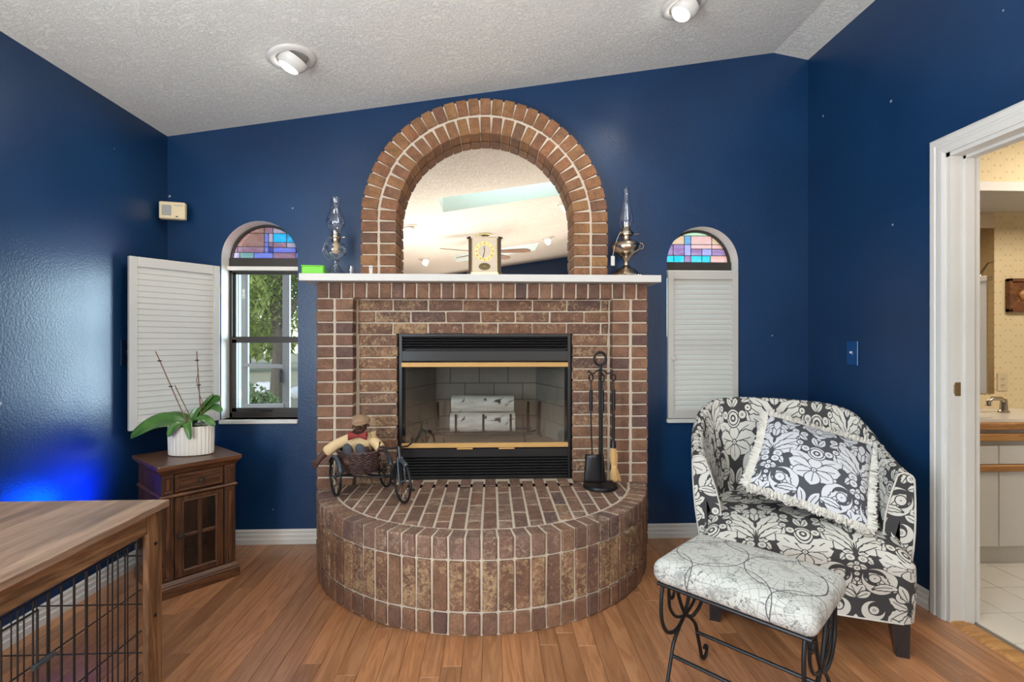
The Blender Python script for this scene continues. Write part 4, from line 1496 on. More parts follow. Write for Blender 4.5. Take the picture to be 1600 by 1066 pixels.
# carriage clock
ck = thing('mantel_clock', 'gold mantel clock with roman numeral dial in the middle of the mantel', 'clock', (-.041, 2.86, MT), -.03)
mb = MB()
out = [(-.092, -.028), (-.070, -.050), (.070, -.050), (.092, -.028), (.092, .028), (.070, .05), (-.07, .05), (-.092, .028)]
mb.prism([(x * 1.10, y * 1.10) for x, y in out], lambda x, y: (x, y, .001), lambda x, y: (x, y, .014))
mb.build('base', M['palegold'], ck, world=False)
MB().prism([(x * 1.10, y * 1.10) for x, y in out], lambda x, y: (x, y, .205), lambda x, y: (x, y, .216)).build('top_plate', M['nickel'], ck, world=False)
MB().prism(out, lambda x, y: (x, y, .014), lambda x, y: (x, y, .205)).build('case', M['palegold'], ck, world=False)
M['dial_face'] = simple('clock_face_panel', srgb(205, 188, 165), .35)
fp = MB().box(-.068, .068, -.054, -.050, .018, .202, b=.001).build('front_panel', M['dial_face'], ck, world=False)
for x in (-.071, .071):
    MB().cyl((x, -.052, .014), (x, -.052, .205), .0035, n=10).build('column', M['gold'], ck, world=False)
mb = MB()
dz = .132
ro, ri = .056, .037
mb.grid(48, 2, lambda u, v: ((ri + (ro - ri) * v) * math.cos(2 * PI * u), -.0548, dz + (ri + (ro - ri) * v) * math.sin(2 * PI * u)), wrap_u=True)
dl = mb.build('chapter_ring', M['gold'], fp, world=False)
dl.parent = ck
M['numeral'] = simple('numeral_brown', (.20, .11, .04), .5)
NUM = ['XII', 'I', 'II', 'III', 'IIII', 'V', 'VI', 'VII', 'VIII', 'IX', 'X', 'XI']
W_ = {'I': .0032, 'V': .0062, 'X': .0062}


def strokes(ch, x, h):
    w = W_[ch]
    if ch == 'I':
        return [((x + w / 2, -h), (x + w / 2, h))]
    if ch == 'V':
        return [((x, h), (x + w / 2, -h)), ((x + w, h), (x + w / 2, -h))]
    return [((x, h), (x + w, -h)), ((x + w, h), (x, -h))]


for i, s_ in enumerate(NUM):
    a = PI / 2 - i * PI / 6
    tot = sum(W_[c] for c in s_)
    x = -tot / 2
    mb = MB()
    mt = T((ro + ri) / 2 * math.cos(a), -.0552, dz + (ro + ri) / 2 * math.sin(a)) @ euler_m(0, PI / 2 - a if False else -(a - PI / 2), 0)
    for c in s_:
        for (p, q) in strokes(c, x, .0055):
            mb.cyl((p[0], 0, p[1]), (q[0], 0, q[1]), .0008, n=4, m=mt)
        x += W_[c]
    mb.build('numeral', M['numeral'], ck, world=False)
for (a, l) in ((math.radians(-105), .050), (math.radians(95), .030)):
    MB().tube([(0, -.057, dz), (l * .5 * math.cos(a), -.057, dz + l * .5 * math.sin(a)), (l * math.cos(a), -.057, dz + l * math.sin(a))], [.0012, .0022, .0006], 6).build('hand', M['satin_black'], ck, world=False)
M['emblem'] = simple('dark_oval', (.10, .08, .03), .3, .6)
MB().lathe([(0, 0), (.032, 0), (.033, .002), (0, .003)], 32, m=T(0, -.0540, .046) @ euler_m(PI / 2, 0, 0), sy=.62).build('oval_emblem', M['emblem'], ck, world=False)
for k in range(5):
    a = math.radians(40 + k * 25)
    MB().tube([(0, -.0575, .033), (.011 * math.cos(a), -.0575, .036 + .010 * math.sin(a)), (.022 * math.cos(a), -.0575, .034 + .021 * math.sin(a))], [.001, .0032, .0005], 6).build('gold_petal', M['gold'], ck, world=False)
MB().tube([(-.045, 0, .215), (-.045, 0, .226), (-.030, 0, .238), (0, 0, .241), (.030, 0, .238), (.045, 0, .226), (.045, 0, .215)], .007, 10).build('handle', M['gold'], ck, 60, world=False)

# ================================================================ fire tools on the hearth
HZ = HT + .0015
ft = thing('fireplace_tool_set', 'black iron fireplace tool set with shovel and broom on the right of the hearth', 'tool set', (.600, 2.755, HZ))
MB().lathe([(0, 0), (.094, 0), (.096, .006), (.092, .018), (.070, .024), (.02, .026), (0, .026)], 36).build('base', M['black'], ft, 50, world=False)
MB().tube([(0, 0, .02), (.002, 0, .30), (0, 0, .64)], [.0105, .0095, .009], 10).build('pole', M['black'], ft, 60, world=False)
mb = MB()
mb.tube([(.032 * math.cos(a), 0, .715 + .036 * math.sin(a)) for a in [2 * PI * k / 24 for k in range(24)]], .007, 8, True)
mb.tube([(-.0, 0, .64), (.004, 0, .66), (0, 0, .68)], .008, 8)
mb.build('ring_handle', M['black'], ft, 60, world=False)
mb = MB()
for sg in (-1, 1):
    mb.tube([(0, -.005, .655), (sg * .020, -.01, .650), (sg * .040, -.012, .632), (sg * .060, -.012, .640), (sg * .070, -.012, .650)], .0045, 8)
mb.tube([(0, 0, .655), (0, -.03, .645), (0, -.045, .625), (0, -.052, .638)], .0045, 8)
mb.build('hook_arm', M['black'], ft, 60, world=False)


def tool(name, label, x, y, n):
    o = thing(name, label, 'fireplace tool', (.600 + x, 2.755 + y, HZ))
    mb = MB()
    mb.tube([(.011 * math.cos(a), 0, .612 + .018 * math.sin(a)) for a in [2 * PI * k / 14 for k in range(14)]], .0042, 6, True)
    mb.build('hanging_loop', M['black'], o, 60, world=False)
    mb = MB()
    mb.cyl((0, 0, .40), (0, 0, .595), .0042, n=8)
    MB.cyl(mb, (0, 0, .43), (0, 0, .545), .0095, n=10)
    mb.build('handle', M['black'], o, 40, world=False)
    return o


sv = tool('fire_shovel', 'black fire shovel with its square blade down on the tool set base', -.058, -.035, 0)
MB().tube([(0, 0, .41), (.002, 0, .30), (.006, -.004, .19)], .0042, 8).build('shaft', M['black'], sv, 60, world=False)
mb = MB()
mb.grid(12, 10, lambda u, v: ((u - .5) * (.100 + .022 * (1 - v)) + .020, -.020 - .012 * (1 - v) - .022 * math.cos((u - .5) * PI) * (.4 + .6 * v) + .026, .038 + .155 * v))
o = mb.build('blade', M['satin_black'], sv, 70, world=False)
md = o.modifiers.new('thick', 'SOLIDIFY')
md.thickness = .004
tg = tool('fire_poker', 'black fire poker hanging in the middle of the tool set', 0.0, -.056, 1)
MB().tube([(0, 0, .41), (0, 0, .2), (0, 0, .06), (.012, -.004, .05)], [.0045, .0045, .0045, .002], 8).build('shaft', M['black'], tg, 60, world=False)
bm_ = tool('hearth_broom', 'small straw hearth broom hanging at the right of the tool set', .072, -.015, 2)
MB().tube([(0, 0, .41), (0, 0, .30), (-.002, 0, .25)], [.0075, .008, .007], 8).build('shaft', M['black'], bm_, 60, world=False)
MB().cyl((-.002, 0, .262), (-.002, 0, .222), .012, .016, n=16).build('ferrule', M['satin_black'], bm_, 40, world=False)
M['straw'] = simple('broom_straw', srgb(214, 176, 120), .85, var=.25, scale=60)
mb = MB()
rr = random.Random(5)
for k in range(150):
    a, q = rr.uniform(0, 2 * PI), math.sqrt(rr.random())
    x0, y0 = .013 * q * math.cos(a), .011 * q * math.sin(a)
    sp = rr.uniform(1.0, 2.1)
    mb.tube([(x0 - .002, y0, .225), (x0 * 1.7, y0 * 1.7, .175), (x0 * 1.1 + .003, y0 * 1.1, .118), (x0 * sp * 1.3 + .010, y0 * sp * 1.3, rr.uniform(.035, .055))], [.0016, .0018, .0016, .0010], 4)
mb.lathe([(.0165, .110), (.0175, .118), (.0165, .124)], 14, c=(.003, 0, 0))
st = mb.build('bristles', M['straw'], bm_, 60, world=False)
st['kind'] = 'stuff'

# ================================================================ tricycle with basket, doll
th = math.atan2(-.84, .545)
tri = thing('tricycle_planter', 'black wire tricycle with a brown wicker basket on the left of the brick hearth', 'tricycle', (-.710, 2.732, HZ), th)
TRI_M = M['black']
M['fender'] = simple('painted_grey_metal', srgb(74, 82, 90), .4, .4)


def wheel(x, y, r):
    mb = MB()
    mb.tube([(x + r * math.cos(a), y, r + .006 + r * math.sin(a)) for a in [2 * PI * k / 32 for k in range(32)]], .0065, 8, True)
    w = mb.build('wheel', TRI_M, tri, 60, world=False)
    for k in range(10):
        a = 2 * PI * k / 10 + .2
        MB().cyl((x, y, r + .006), (x + r * math.cos(a), y, r + .006 + r * math.sin(a)), .0016, n=5).build('spoke', TRI_M, w, world=False)
    MB().cyl((x, y - .012, r + .006), (x, y + .012, r + .006), .009, n=12).build('hub', M['fender'], w, 40, world=False)
    return w


RWh = .095
for y in (-.135, .135):
    wheel(0, y, RWh)
FYo = .105
wheel(.315, FYo, .100)
mb = MB()
mb.cyl((0, -.135, .101), (0, .135, .101), .005, n=8)
mb.tube([(-.0, 0, .101), (.10, .02, .108), (.18, .07, .105), (.225, FYo, .13), (.252, FYo, .20), (.275, FYo, .235)], .006, 8)
mb.tube([(0, -.10, .101), (.10, -.04, .108), (.18, .07, .105)], .004, 8)
mb.tube([(0, .10, .101), (.10, .09, .108), (.18, .07, .105)], .004, 8)
mb.build('frame', TRI_M, tri, 60, world=False)
mb = MB()
for y in (-.016, .016):
    mb.tube([(.315, FYo + y, .106), (.295, FYo + y, .20), (.282, FYo + y * .6, .225)], .005, 8)
mb.cyl((.283, FYo, .215), (.270, FYo, .275), .007, n=10)
mb.build('fork', M['fender'], tri, 60, world=False)
MB().tube([(.235, FYo - .085, .305), (.233, FYo - .090, .28), (.252, FYo - .055, .268), (.271, FYo, .272), (.252, FYo + .055, .268), (.233, FYo + .090, .28), (.235, FYo + .085, .305)], .0045, 8).build('handlebar', TRI_M, tri, 60, world=False)


def fender(x, y, r, a0, a1, w):
    mb = MB()
    mb.grid(14, 5, lambda u, v: (x + (r - .012 * (abs(v - .5) * 2) ** 2) * math.cos(a0 + (a1 - a0) * u), y + (v - .5) * w, .101 + (r - .012 * (abs(v - .5) * 2) ** 2) * math.sin(a0 + (a1 - a0) * u)))
    o = mb.build('fender', M['fender'], tri, 60, world=False)
    m = o.modifiers.new('thick', 'SOLIDIFY')
    m.thickness = .0015


for y in (-.135, .135):
    fender(0, y, .113, math.radians(20), math.radians(150), .028)
fender(.315, FYo, .118, math.radians(60), math.radians(185), .028)
for sg in (-1, 1):
    MB().box(.315 + sg * .012 - .016, .315 + sg * .012 + .016, FYo + sg * .045 - .012, FYo + sg * .045 + .012, .078 - sg * .02, .086 - sg * .02, b=.002).build('pedal', TRI_M, tri, world=False)
MB().tube([(.225, FYo, .14), (.20, .08, .215), (.17, .06, .245), (.13, .05, .235)], .004, 8).build('seat_spring', TRI_M, tri, 60, world=False)
# basket: woven wicker
mm, t, b = material('dark_wicker')
b.inputs['Roughness'].default_value = .6
t.put(b.inputs['Base Color'], ramp(t, noise(t, t.n('TexCoord').outputs['Object'], 50.0, 3.0), [(.3, (.030, .015, .014)), (.7, (.13, .07, .06))]))
M['wicker'] = mm
bk = MB()
NB = 44
bkr = lambda z: .082 + .042 * (z / .115) ** .8
for k in range(16):
    z = .004 + k * .0073
    r = bkr(z)
    pts = []
    for i in range(NB * 2):
        a = PI * i / NB
        q = r + .0045 * math.cos(a * NB / 2 * 1.0 + (PI if k % 2 else 0))
        pts.append((q * 1.12 * math.cos(a), q * .92 * math.sin(a), z))
    bk.tube(pts, .0038, 5, True)
bo = bk.build('basket', M['wicker'], tri, 60, world=False)
bo.location = (-.005, 0, .112)
for i in range(22):
    a = 2 * PI * (i + .5) / 22
    MB().tube([(bkr(z) * 1.12 * math.cos(a), bkr(z) * .92 * math.sin(a), z) for z in (0, .04, .08, .12)], .003, 5).build('stake', M['wicker'], bo, world=False)
mb = MB()
for ph in (0, PI):
    mb.tube([((bkr(.118) * 1.12 + .003 * math.cos(9 * a + ph)) * math.cos(a), (bkr(.118) * .92 + .003 * math.cos(9 * a + ph)) * math.sin(a), .120 + .003 * math.sin(9 * a + ph)) for a in [2 * PI * k / 70 for k in range(70)]], .0045, 5, True)
mb.build('braided_rim', M['wicker'], bo, 60, world=False)
MB().lathe([(0, .003), (.080, .003), (.080, .008), (0, .008)], 24, sx=1.12, sy=.92).build('basket_bottom', M['wicker'], bo, world=False)


def skin_body(name, joints, edges, mat, parent, sub=2, world=False, extra=None):
    """one continuous body: joints {key: (pos, radius)} joined by edges, grown with a Skin modifier"""
    keys = list(joints)
    me = bpy.data.meshes.new(name)
    inv = WM[parent.name].inverted() if world else Matrix.Identity(4)
    me.from_pydata([tuple(inv @ Vector(joints[k][0])) for k in keys], [(keys.index(a), keys.index(c)) for a, c in edges], [])
    me.materials.append(mat)
    o = bpy.data.objects.new(name, me)
    COL.objects.link(o)
    md = o.modifiers.new('skin', 'SKIN')
    md.use_smooth_shade = True
    lay = me.skin_vertices[0] if me.skin_vertices else None
    if lay is None:
        bm = bmesh.new()
        bm.from_mesh(me)
        bm.verts.layers.skin.verify()
        bm.to_mesh(me)
        bm.free()
        lay = me.skin_vertices[0]
    for i, k in enumerate(keys):
        r = joints[k][1]
        lay.data[i].radius = (r, r) if not isinstance(r, tuple) else r
        lay.data[i].use_root = (i == 0)
    s_ = o.modifiers.new('sub', 'SUBSURF')
    s_.levels = sub
    s_.render_levels = sub
    dg = bpy.context.evaluated_depsgraph_get()
    me2 = bpy.data.meshes.new_from_object(o.evaluated_get(dg))
    me2.name = name
    bpy.data.objects.remove(o)
    bpy.data.meshes.remove(me)
    for p in me2.polygons:
        p.use_smooth = True
    o = bpy.data.objects.new(name, me2)
    COL.objects.link(o)
    o.parent = parent
    WM[o.name] = WM[parent.name].copy()
    return o


# doll sitting in the basket (world-aligned frame: x right, y away from the camera)
DX, DY, DZb = -.708, 2.725, HZ + .225
doll = thing('doll', 'small stuffed doll in a tweed cap and red bow tie sitting in the wicker basket', 'doll', (DX, DY, DZb + .03))
doll.scale = (1.25, 1.25, 1.25)
M['skin_brown'] = simple('dark_brown_doll_skin', (.085, .038, .026), .6, bmp=.15, bscale=60)
M['linen'] = simple('cream_linen', srgb(214, 186, 142), .9, var=.12, scale=30, bmp=.4, bscale=60)
M['tweed'] = simple('tan_tweed', srgb(150, 122, 96), .95, var=.3, scale=140, bmp=.4, bscale=300)
M['red_cloth'] = simple('dull_red_cloth', srgb(140, 52, 50), .85, var=.2, scale=80)
M['grey_cloth'] = simple('dark_grey_cloth', srgb(70, 72, 80), .85, var=.1)
J = {'pelvis': ((0, .01, -.07), .045), 'belly': ((0, .005, -.02), .048), 'chest': ((-.004, .0, .02), .040), 'neck': ((0, -.002, .052), .018),
     'head': ((.002, -.004, .082), .031), 'crown': ((.002, 0, .106), .026),
     'ls': ((-.045, .0, .025), .024), 'le': ((-.105, -.01, .002), .021), 'lw': ((-.158, -.022, -.040), .016), 'lx': ((-.182, -.026, -.074), .012), 'rx': ((.112, -.070, -.034), .012),
     'rs': ((.042, .0, .025), .024), 're': ((.080, -.02, .0), .021), 'rw': ((.104, -.055, -.018), .017),
     'lh': ((-.03, -.03, -.075), .026), 'lk': ((-.040, -.075, -.045), .024), 'rh': ((.03, -.03, -.075), .026), 'rk': ((.030, -.075, -.045), .024)}
Eg = [('pelvis', 'belly'), ('belly', 'chest'), ('chest', 'neck'), ('neck', 'head'), ('head', 'crown'), ('chest', 'ls'), ('ls', 'le'), ('le', 'lw'), ('lw', 'lx'), ('rw', 'rx'),
      ('chest', 'rs'), ('rs', 're'), ('re', 'rw'), ('pelvis', 'lh'), ('lh', 'lk'), ('pelvis', 'rh'), ('rh', 'rk')]
skin_body('body', J, Eg, M['skin_brown'], doll)
Jc = {k: (p, r * 1.12) for k, (p, r) in J.items() if k in ('pelvis', 'belly', 'chest', 'ls', 'le', 'rs', 're')}
Jc['lw'] = ((-.150, -.019, -.034), .027)
Jc['rw'] = ((.100, -.050, -.014), .024)
skin_body('jacket', Jc, [('pelvis', 'belly'), ('belly', 'chest'), ('chest', 'ls'), ('ls', 'le'), ('le', 'lw'), ('chest', 'rs'), ('rs', 're'), ('re', 'rw')], M['linen'], doll)
# face
for sg in (-1, 1):
    MB().sphere((.002 + sg * .011, -.034, .088), .0042, n=10).build('eye', simple('doll_eye', (.8, .78, .75), .3), doll, 80, world=False)
MB().sphere((.002, -.038, .079), .0065, (1, 1, .9), 12).build('nose', M['skin_brown'], doll, 80, world=False)
MB().tube([(-.010, -.034, .067), (.002, -.037, .064), (.014, -.034, .067)], .0014, 6).build('mouth', simple('doll_lip', (.16, .05, .04), .6), doll, 80, world=False)
for sg in (-1, 1):
    MB().sphere((.002 + sg * .031, 0, .082), .008, (.5, .8, 1), 10).build('ear', M['skin_brown'], doll, 80, world=False)
# flat cap with a peak
cap = MB()
cap.grid(24, 8, lambda u, v: (.0 + .040 * math.cos(2 * PI * u) * math.cos(v * PI / 2) , .002 + .044 * math.sin(2 * PI * u) * math.cos(v * PI / 2), .100 + .030 * math.sin(v * PI / 2) + .006 * math.cos(2 * PI * u * 1) * 0), wrap_u=True)
cp = cap.build('cap', M['tweed'], doll, 70, world=False)
mb = MB()
mb.grid(14, 5, lambda u, v: (.034 * math.cos(PI + PI * u) * (1 + .10 * v), -.004 + (.036 + .026 * v * math.sin(PI * u)) * math.sin(PI + PI * u), .104 - .010 * v))
pk = mb.build('cap_peak', M['tweed'], cp, 70, world=False)
md = pk.modifiers.new('thick', 'SOLIDIFY')
md.thickness = .004
# bow tie
bt = MB().sphere((0, -.050, .045), .008, n=10).build('bow_tie', M['red_cloth'], doll, 80, world=False)
for sg in (-1, 1):
    mb = MB()
    mb.grid(8, 10, lambda u, v: (sg * (.004 + .034 * u), -.050 + (.004 + .007 * u) * math.cos(2 * PI * v) - .004 * u, .045 + (.006 + .014 * u) * math.sin(2 * PI * v) + .002))
    mb.build('bow_loop', M['red_cloth'], bt, 70, world=False)
# hands: palm and five fingers each
for (wr, di) in (((-.168, -.024, -.056), Vector((-.55, -.10, -.83))), ((.104, -.055, -.018), Vector((.35, -.6, -.7)))):
    wv = Vector(wr)
    d = di.normalized()
    side = d.cross(Vector((0, 1, 0))).normalized()
    mb = MB()
    pc = wv + d * .016
    mb.sphere(tuple(pc), .013, (1, .75, 1), 12)
    hd_ = mb.build('hand', M['skin_brown'], doll, 80, world=False)
    for q, (o_, l_) in enumerate(((-.009, .020), (-.003, .024), (.003, .023), (.009, .018))):
        a = pc + side * o_ + d * .006
        MB().tube([a, a + d * l_ * .55 + side * o_ * .2, a + d * l_ + Vector((0, .004, 0))], [.0034, .0032, .0022], 6).build('finger', M['skin_brown'], hd_, 80, world=False)
    a = pc - side * .011
    MB().tube([a, a - side * .008 + d * .006, a - side * .010 + d * .015], [.0036, .0033, .0022], 6).build('thumb', M['skin_brown'], hd_, 80, world=False)
# shoes poking over the rim
for x in (-.030, .022):
    MB().sphere((x, -.088, -.004), .021, (.95, .8, 1.35), 16, m=T(x, -.088, -.004) @ euler_m(.2, -.35 if x < 0 else -.5, 0) @ T(-x, .088, .004)).build('shoe', M['grey_cloth'], doll, 80, world=False)
# ribbon curls on the right shoulder
MB().tube([(.058 + .010 * math.cos(k * .9), -.020 + .010 * math.sin(k * .9), .034 + .0012 * k) for k in range(22)], .003, 6).build('ribbon', M['linen'], doll, 80, world=False)

# ================================================================ corner sensor
sen = thing('motion_sensor', 'small beige alarm sensor box in the left corner of the back wall', 'sensor', (-1.858, 2.985, 1.979), math.radians(14))
MB().box(-.066, .066, -.020, .02, -.048, .052, b=.005).build('body', M['cream_plastic'], sen, world=False)
MB().box(-.050, -.002, -.0225, -.018, -.028, .032, b=.002).build('lens', M['grey_plastic'], sen, world=False)
MB().box(.020, .032, -.0215, -.019, -.036, -.030).build('led_window', M['brown_plastic'], sen, world=False)
MB().box(.012, .055, -.0212, -.019, .030, .034).build('groove', M['grey_plastic'], sen, world=False)

# ================================================================ ceiling lights
M['bulb'] = simple('lit_bulb', (1, 1, 1), .5, emit=(1.0, .97, .9), es=9.0)
M['bulb_warm'] = simple('lit_warm_bulb', (1, 1, 1), .5, emit=(1.0, .90, .72), es=6.0)
slope = math.atan(.158)
LP = [(-.972, 2.470, 'recessed ceiling light over the left window, aimed left'), (.962, 2.466, 'recessed ceiling light at the top edge right of the arch, aimed left'),
      (-1.010, .075, 'recessed ceiling light seen at the left edge of the arched mirror'), (.868, .100, 'recessed ceiling light seen at the right edge of the arched mirror'),
      (-1.105, -2.165, 'recessed ceiling light low in the left of the arched mirror'), (.890, -1.955, 'recessed ceiling light low in the right of the arched mirror')]
for i, (x, y, lab) in enumerate(LP):
    z = CZ(x)
    o = thing('ceiling_light', lab, 'ceiling light', (x, y, z), 0, 'recessed ceiling lights')
    base = euler_m(0, -slope, 0)
    MB().lathe([(.112, 0), (.110, -.006), (.098, -.012), (.080, -.012), (.076, -.004), (.076, .02)], 40, m=base).build('trim_ring', M['white'], o, 50, world=False)
    aim = base @ T(.004, 0, -.004) @ (euler_m(0, math.radians(36), 0) if i < 2 else euler_m(math.radians(28), 0, 0))
    MB().lathe([(.072 * math.cos(PI / 2 * k / 8 - .0), -.072 * math.sin(PI / 2 * k / 8) * .88) for k in range(0, 5)] + [(.043, -.052)], 36, m=aim).build('eyeball', M['white'], o, 60, world=False)
    MB().lathe([(0, -.066), (.024, -.064), (.040, -.057), (.046, -.050)], 28, m=aim).build('bulb', M['bulb'] if i < 2 else M['bulb_warm'], o, 60, world=False)
    d = bpy.data.lights.new('ceiling_light_lamp', 'SPOT')
    d.energy = 14
    d.spot_size = math.radians(130)
    d.spot_blend = .8
    d.shadow_soft_size = .04
    d.color = (1.0, .93, .82) if i < 2 else (1.0, .84, .62)
    lo = bpy.data.objects.new('ceiling_light_lamp', d)
    COL.objects.link(lo)
    dirv = (aim.to_3x3() @ Vector((0, 0, -1))).normalized()
    lo.location = Vector((x, y, z)) + dirv * .085
    lo.rotation_euler = dirv.to_track_quat('-Z', 'Y').to_euler()

# ceiling fan (seen in the mirror)
fz = 2.49
fan = thing('ceiling_fan', 'brown bladed ceiling fan seen in the arched mirror behind the clock', 'fan', (-.10, -1.0, fz))
MB().lathe([(.0, -.09), (.05, -.085), (.09, -.05), (.10, -.01), (.08, .03), (.03, .045), (0, .045)], 30).build('motor', M['bronze'], fan, 50, world=False)
MB().cyl((0, 0, .04), (0, 0, CZ(-.1) - fz), .012, n=12).build('down_rod', M['bronze'], fan, world=False)
MB().lathe([(.0, -.06), (.04, -.04), (.065, 0), (.065, .001)], 20, c=(0, 0, CZ(-.1) - fz)).build('canopy', M['bronze'], fan, 50, world=False)
for k in range(5):
    a = 2 * PI * k / 5 + .25
    mt = euler_m(0, 0, a) @ euler_m(.2, 0, 0)
    bl = MB()
    pts = [(.18, -.05), (.55, -.07), (.63, -.055), (.66, 0), (.63, .055), (.55, .07), (.18, .05)]
    bl.prism(pts, lambda x, y: (x, y, -.004), lambda x, y: (x, y, .004), m=mt)
    bo_ = bl.build('blade', M['fan_wood'], fan, world=False)
    MB().box(.08, .22, -.02, .02, -.012, -.004, m=mt).build('blade_iron', M['bronze'], bo_, world=False)
# ================================================================ side cabinet with orchid
cab = thing('side_cabinet', 'dark walnut side cabinet with drawer and four-pane glass door in the left corner', 'cabinet', (-1.586, 2.664, 0), math.radians(48))
WN, WH = M['walnut'], M['walnut_h']


def cb(name, x0, x1, y0, y1, z0, z1, mat, parent=cab, b=.002, **k):
    return MB().box(x0, x1, y0, y1, z0, z1, b=b).build(name, mat, parent, world=False, **k)


def moulding(name, prof, w, d, mat, parent=cab):
    """profile (out, z) run round a w x d rectangle"""
    mb = MB()
    rings = []
    for (o, z) in prof:
        rings.append([(-w / 2 - o, -d / 2 - o, z), (w / 2 + o, -d / 2 - o, z), (w / 2 + o, d / 2 + o, z), (-w / 2 - o, d / 2 + o, z)])
    vs = [p for r in rings for p in r]
    fs = [(3, 2, 1, 0), tuple(len(vs) - 4 + i for i in range(4))]
    for i in range(len(prof) - 1):
        for k in range(4):
            l = (k + 1) % 4
            fs.append((i * 4 + k, i * 4 + l, i * 4 + 4 + l, i * 4 + 4 + k))
    mb.add(vs, fs)
    return mb.build(name, mat, parent, world=False)


CWd, CDp = .330, .365
moulding('top', [(-.002, .583), (.002, .586), (.006, .594), (.016, .606), (.022, .612), (.023, .630), (.021, .632)], CWd, CDp, WH)
for (x0, x1, y0, y1) in ((-.184, -.139, -.203, .203), (.139, .184, -.203, .203), (-.138, .138, -.203, -.158), (-.138, .138, .158, .203), (-.138, .138, -.157, .157)):
    pass
moulding('plinth', [(.016, 0), (.016, .046), (.012, .052), (.012, .058), (.006, .066), (.0, .074), (-.002, .075)], CWd, CDp, WH)
# carcass
mb = MB()
mb.box(-CWd / 2, -CWd / 2 + .014, -CDp / 2 + .012, CDp / 2, .075, .584)
mb.box(CWd / 2 - .014, CWd / 2, -CDp / 2 + .012, CDp / 2, .075, .584)
mb.box(-CWd / 2 + .014, CWd / 2 - .014, CDp / 2 - .01, CDp / 2, .075, .584)
mb.box(-CWd / 2 + .014, CWd / 2 - .014, -CDp / 2 + .012, CDp / 2 - .01, .075, .085)
mb.box(-CWd / 2 + .014, CWd / 2 - .014, -CDp / 2 + .012, CDp / 2 - .01, .465, .475)
mb.build('carcass', WN, cab, world=False)
moulding('rail_moulding', [(0, .472), (.006, .474), (.008, .480), (.004, .486), (0, .488)], CWd, CDp, WH)
fy = -CDp / 2
for sg in (-1, 1):
    xa, xb = sorted((sg * .165, sg * .112))
    for (z0, z1, nm) in ((.488, .583, 'corner_block'), (.075, .472, 'pilaster')):
        p_ = cb(nm, xa, xb, fy, fy + .014, z0, z1, WN)
        m_ = MB()
        e = .010
        for q in ((xa + e, xb - e, z0 + e, z0 + e + .005), (xa + e, xb - e, z1 - e - .005, z1 - e), (xa + e, xa + e + .004, z0 + e, z1 - e), (xb - e - .004, xb - e, z0 + e, z1 - e)):
            m_.box(q[0], q[1], fy - .005, fy + .001, q[2], q[3], b=.0012)
        m_.build('bead', WN, p_, world=False)
        cb('panel', xa + e + .007, xb - e - .007, fy - .003, fy + .001, z0 + e + .009, z1 - e - .009, WN, p_)
dr = cb('drawer', -.108, .108, fy + .001, fy + .016, .493, .580, WH)
m_ = MB()
for q in ((-.098, .098, .500, .506), (-.098, .098, .567, .573), (-.098, -.092, .500, .573), (.092, .098, .500, .573)):
    m_.box(q[0], q[1], fy - .005, fy + .002, q[2], q[3], b=.0015)
m_.build('bead', WH, dr, world=False)
kn = lambda nm, x, z, par: MB().lathe([(.004, 0), (.005, .010), (.0115, .014), (.0135, .019), (.011, .025), (0, .027)], 20, m=T(x, fy - .002, z) @ euler_m(PI / 2, 0, 0)).build(nm, M['bronze'], par, 50, world=False)
kn('knob', 0, .536, dr)
dm = MB()
for q in ((-.108, -.070, .079, .468), (.070, .108, .079, .468), (-.070, .070, .079, .112), (-.070, .070, .440, .468), (-.008, .008, .112, .440), (-.070, -.008, .268, .284), (.008, .070, .268, .284)):
    dm.box(q[0], q[1], fy + .0, fy + .016, q[2], q[3], b=.002)
do = dm.build('door', WN, cab, world=False)
m_ = MB()
for q in ((-.078, .078, .104, .110), (-.078, .078, .442, .448), (-.078, -.072, .104, .448), (.072, .078, .104, .448)):
    m_.box(q[0], q[1], fy - .006, fy + .001, q[2], q[3], b=.002)
m_.build('bead', WN, do, world=False)
for (x0, x1) in ((-.070, -.008), (.008, .070)):
    for (z0, z1) in ((.112, .268), (.284, .440)):
        MB().box(x0, x1, fy + .009, fy + .011, z0, z1).build('pane', M['pane'], do, world=False)
kn('knob', -.090, .285, do)

pot = thing('planter', 'white ribbed oval ceramic planter on the walnut side cabinet', 'planter', (-1.572, 2.675, .6325), .12)
M['pot'] = simple('matte_white_ceramic', srgb(222, 215, 203), .5, var=.03)
rip = lambda a: -.035 * abs(math.cos(a * 15)) ** 6
MB().lathe([(.0, .001), (.098, .001), (.106, .004), (.108, .01), (.110, .080), (.110, .148), (.107, .150), (.099, .148), (.099, .130), (0, .130)], 180, sy=.56, ripple=rip).build('pot', M['pot'], pot, 30, world=False)
M['moss'] = simple('bark_and_moss', (.06, .045, .02), .95, var=.5, scale=60, bmp=1.0, bscale=80)
ms = MB()
ms.grid(30, 6, lambda u, v: (.097 * v * math.cos(2 * PI * u), .054 * v * math.sin(2 * PI * u), .137 + .012 * (1 - v) + .004 * math.sin(23 * u * PI + v * 9)), wrap_u=True)
ms.build('moss', M['moss'], pot, 60, world=False)['kind'] = 'stuff'

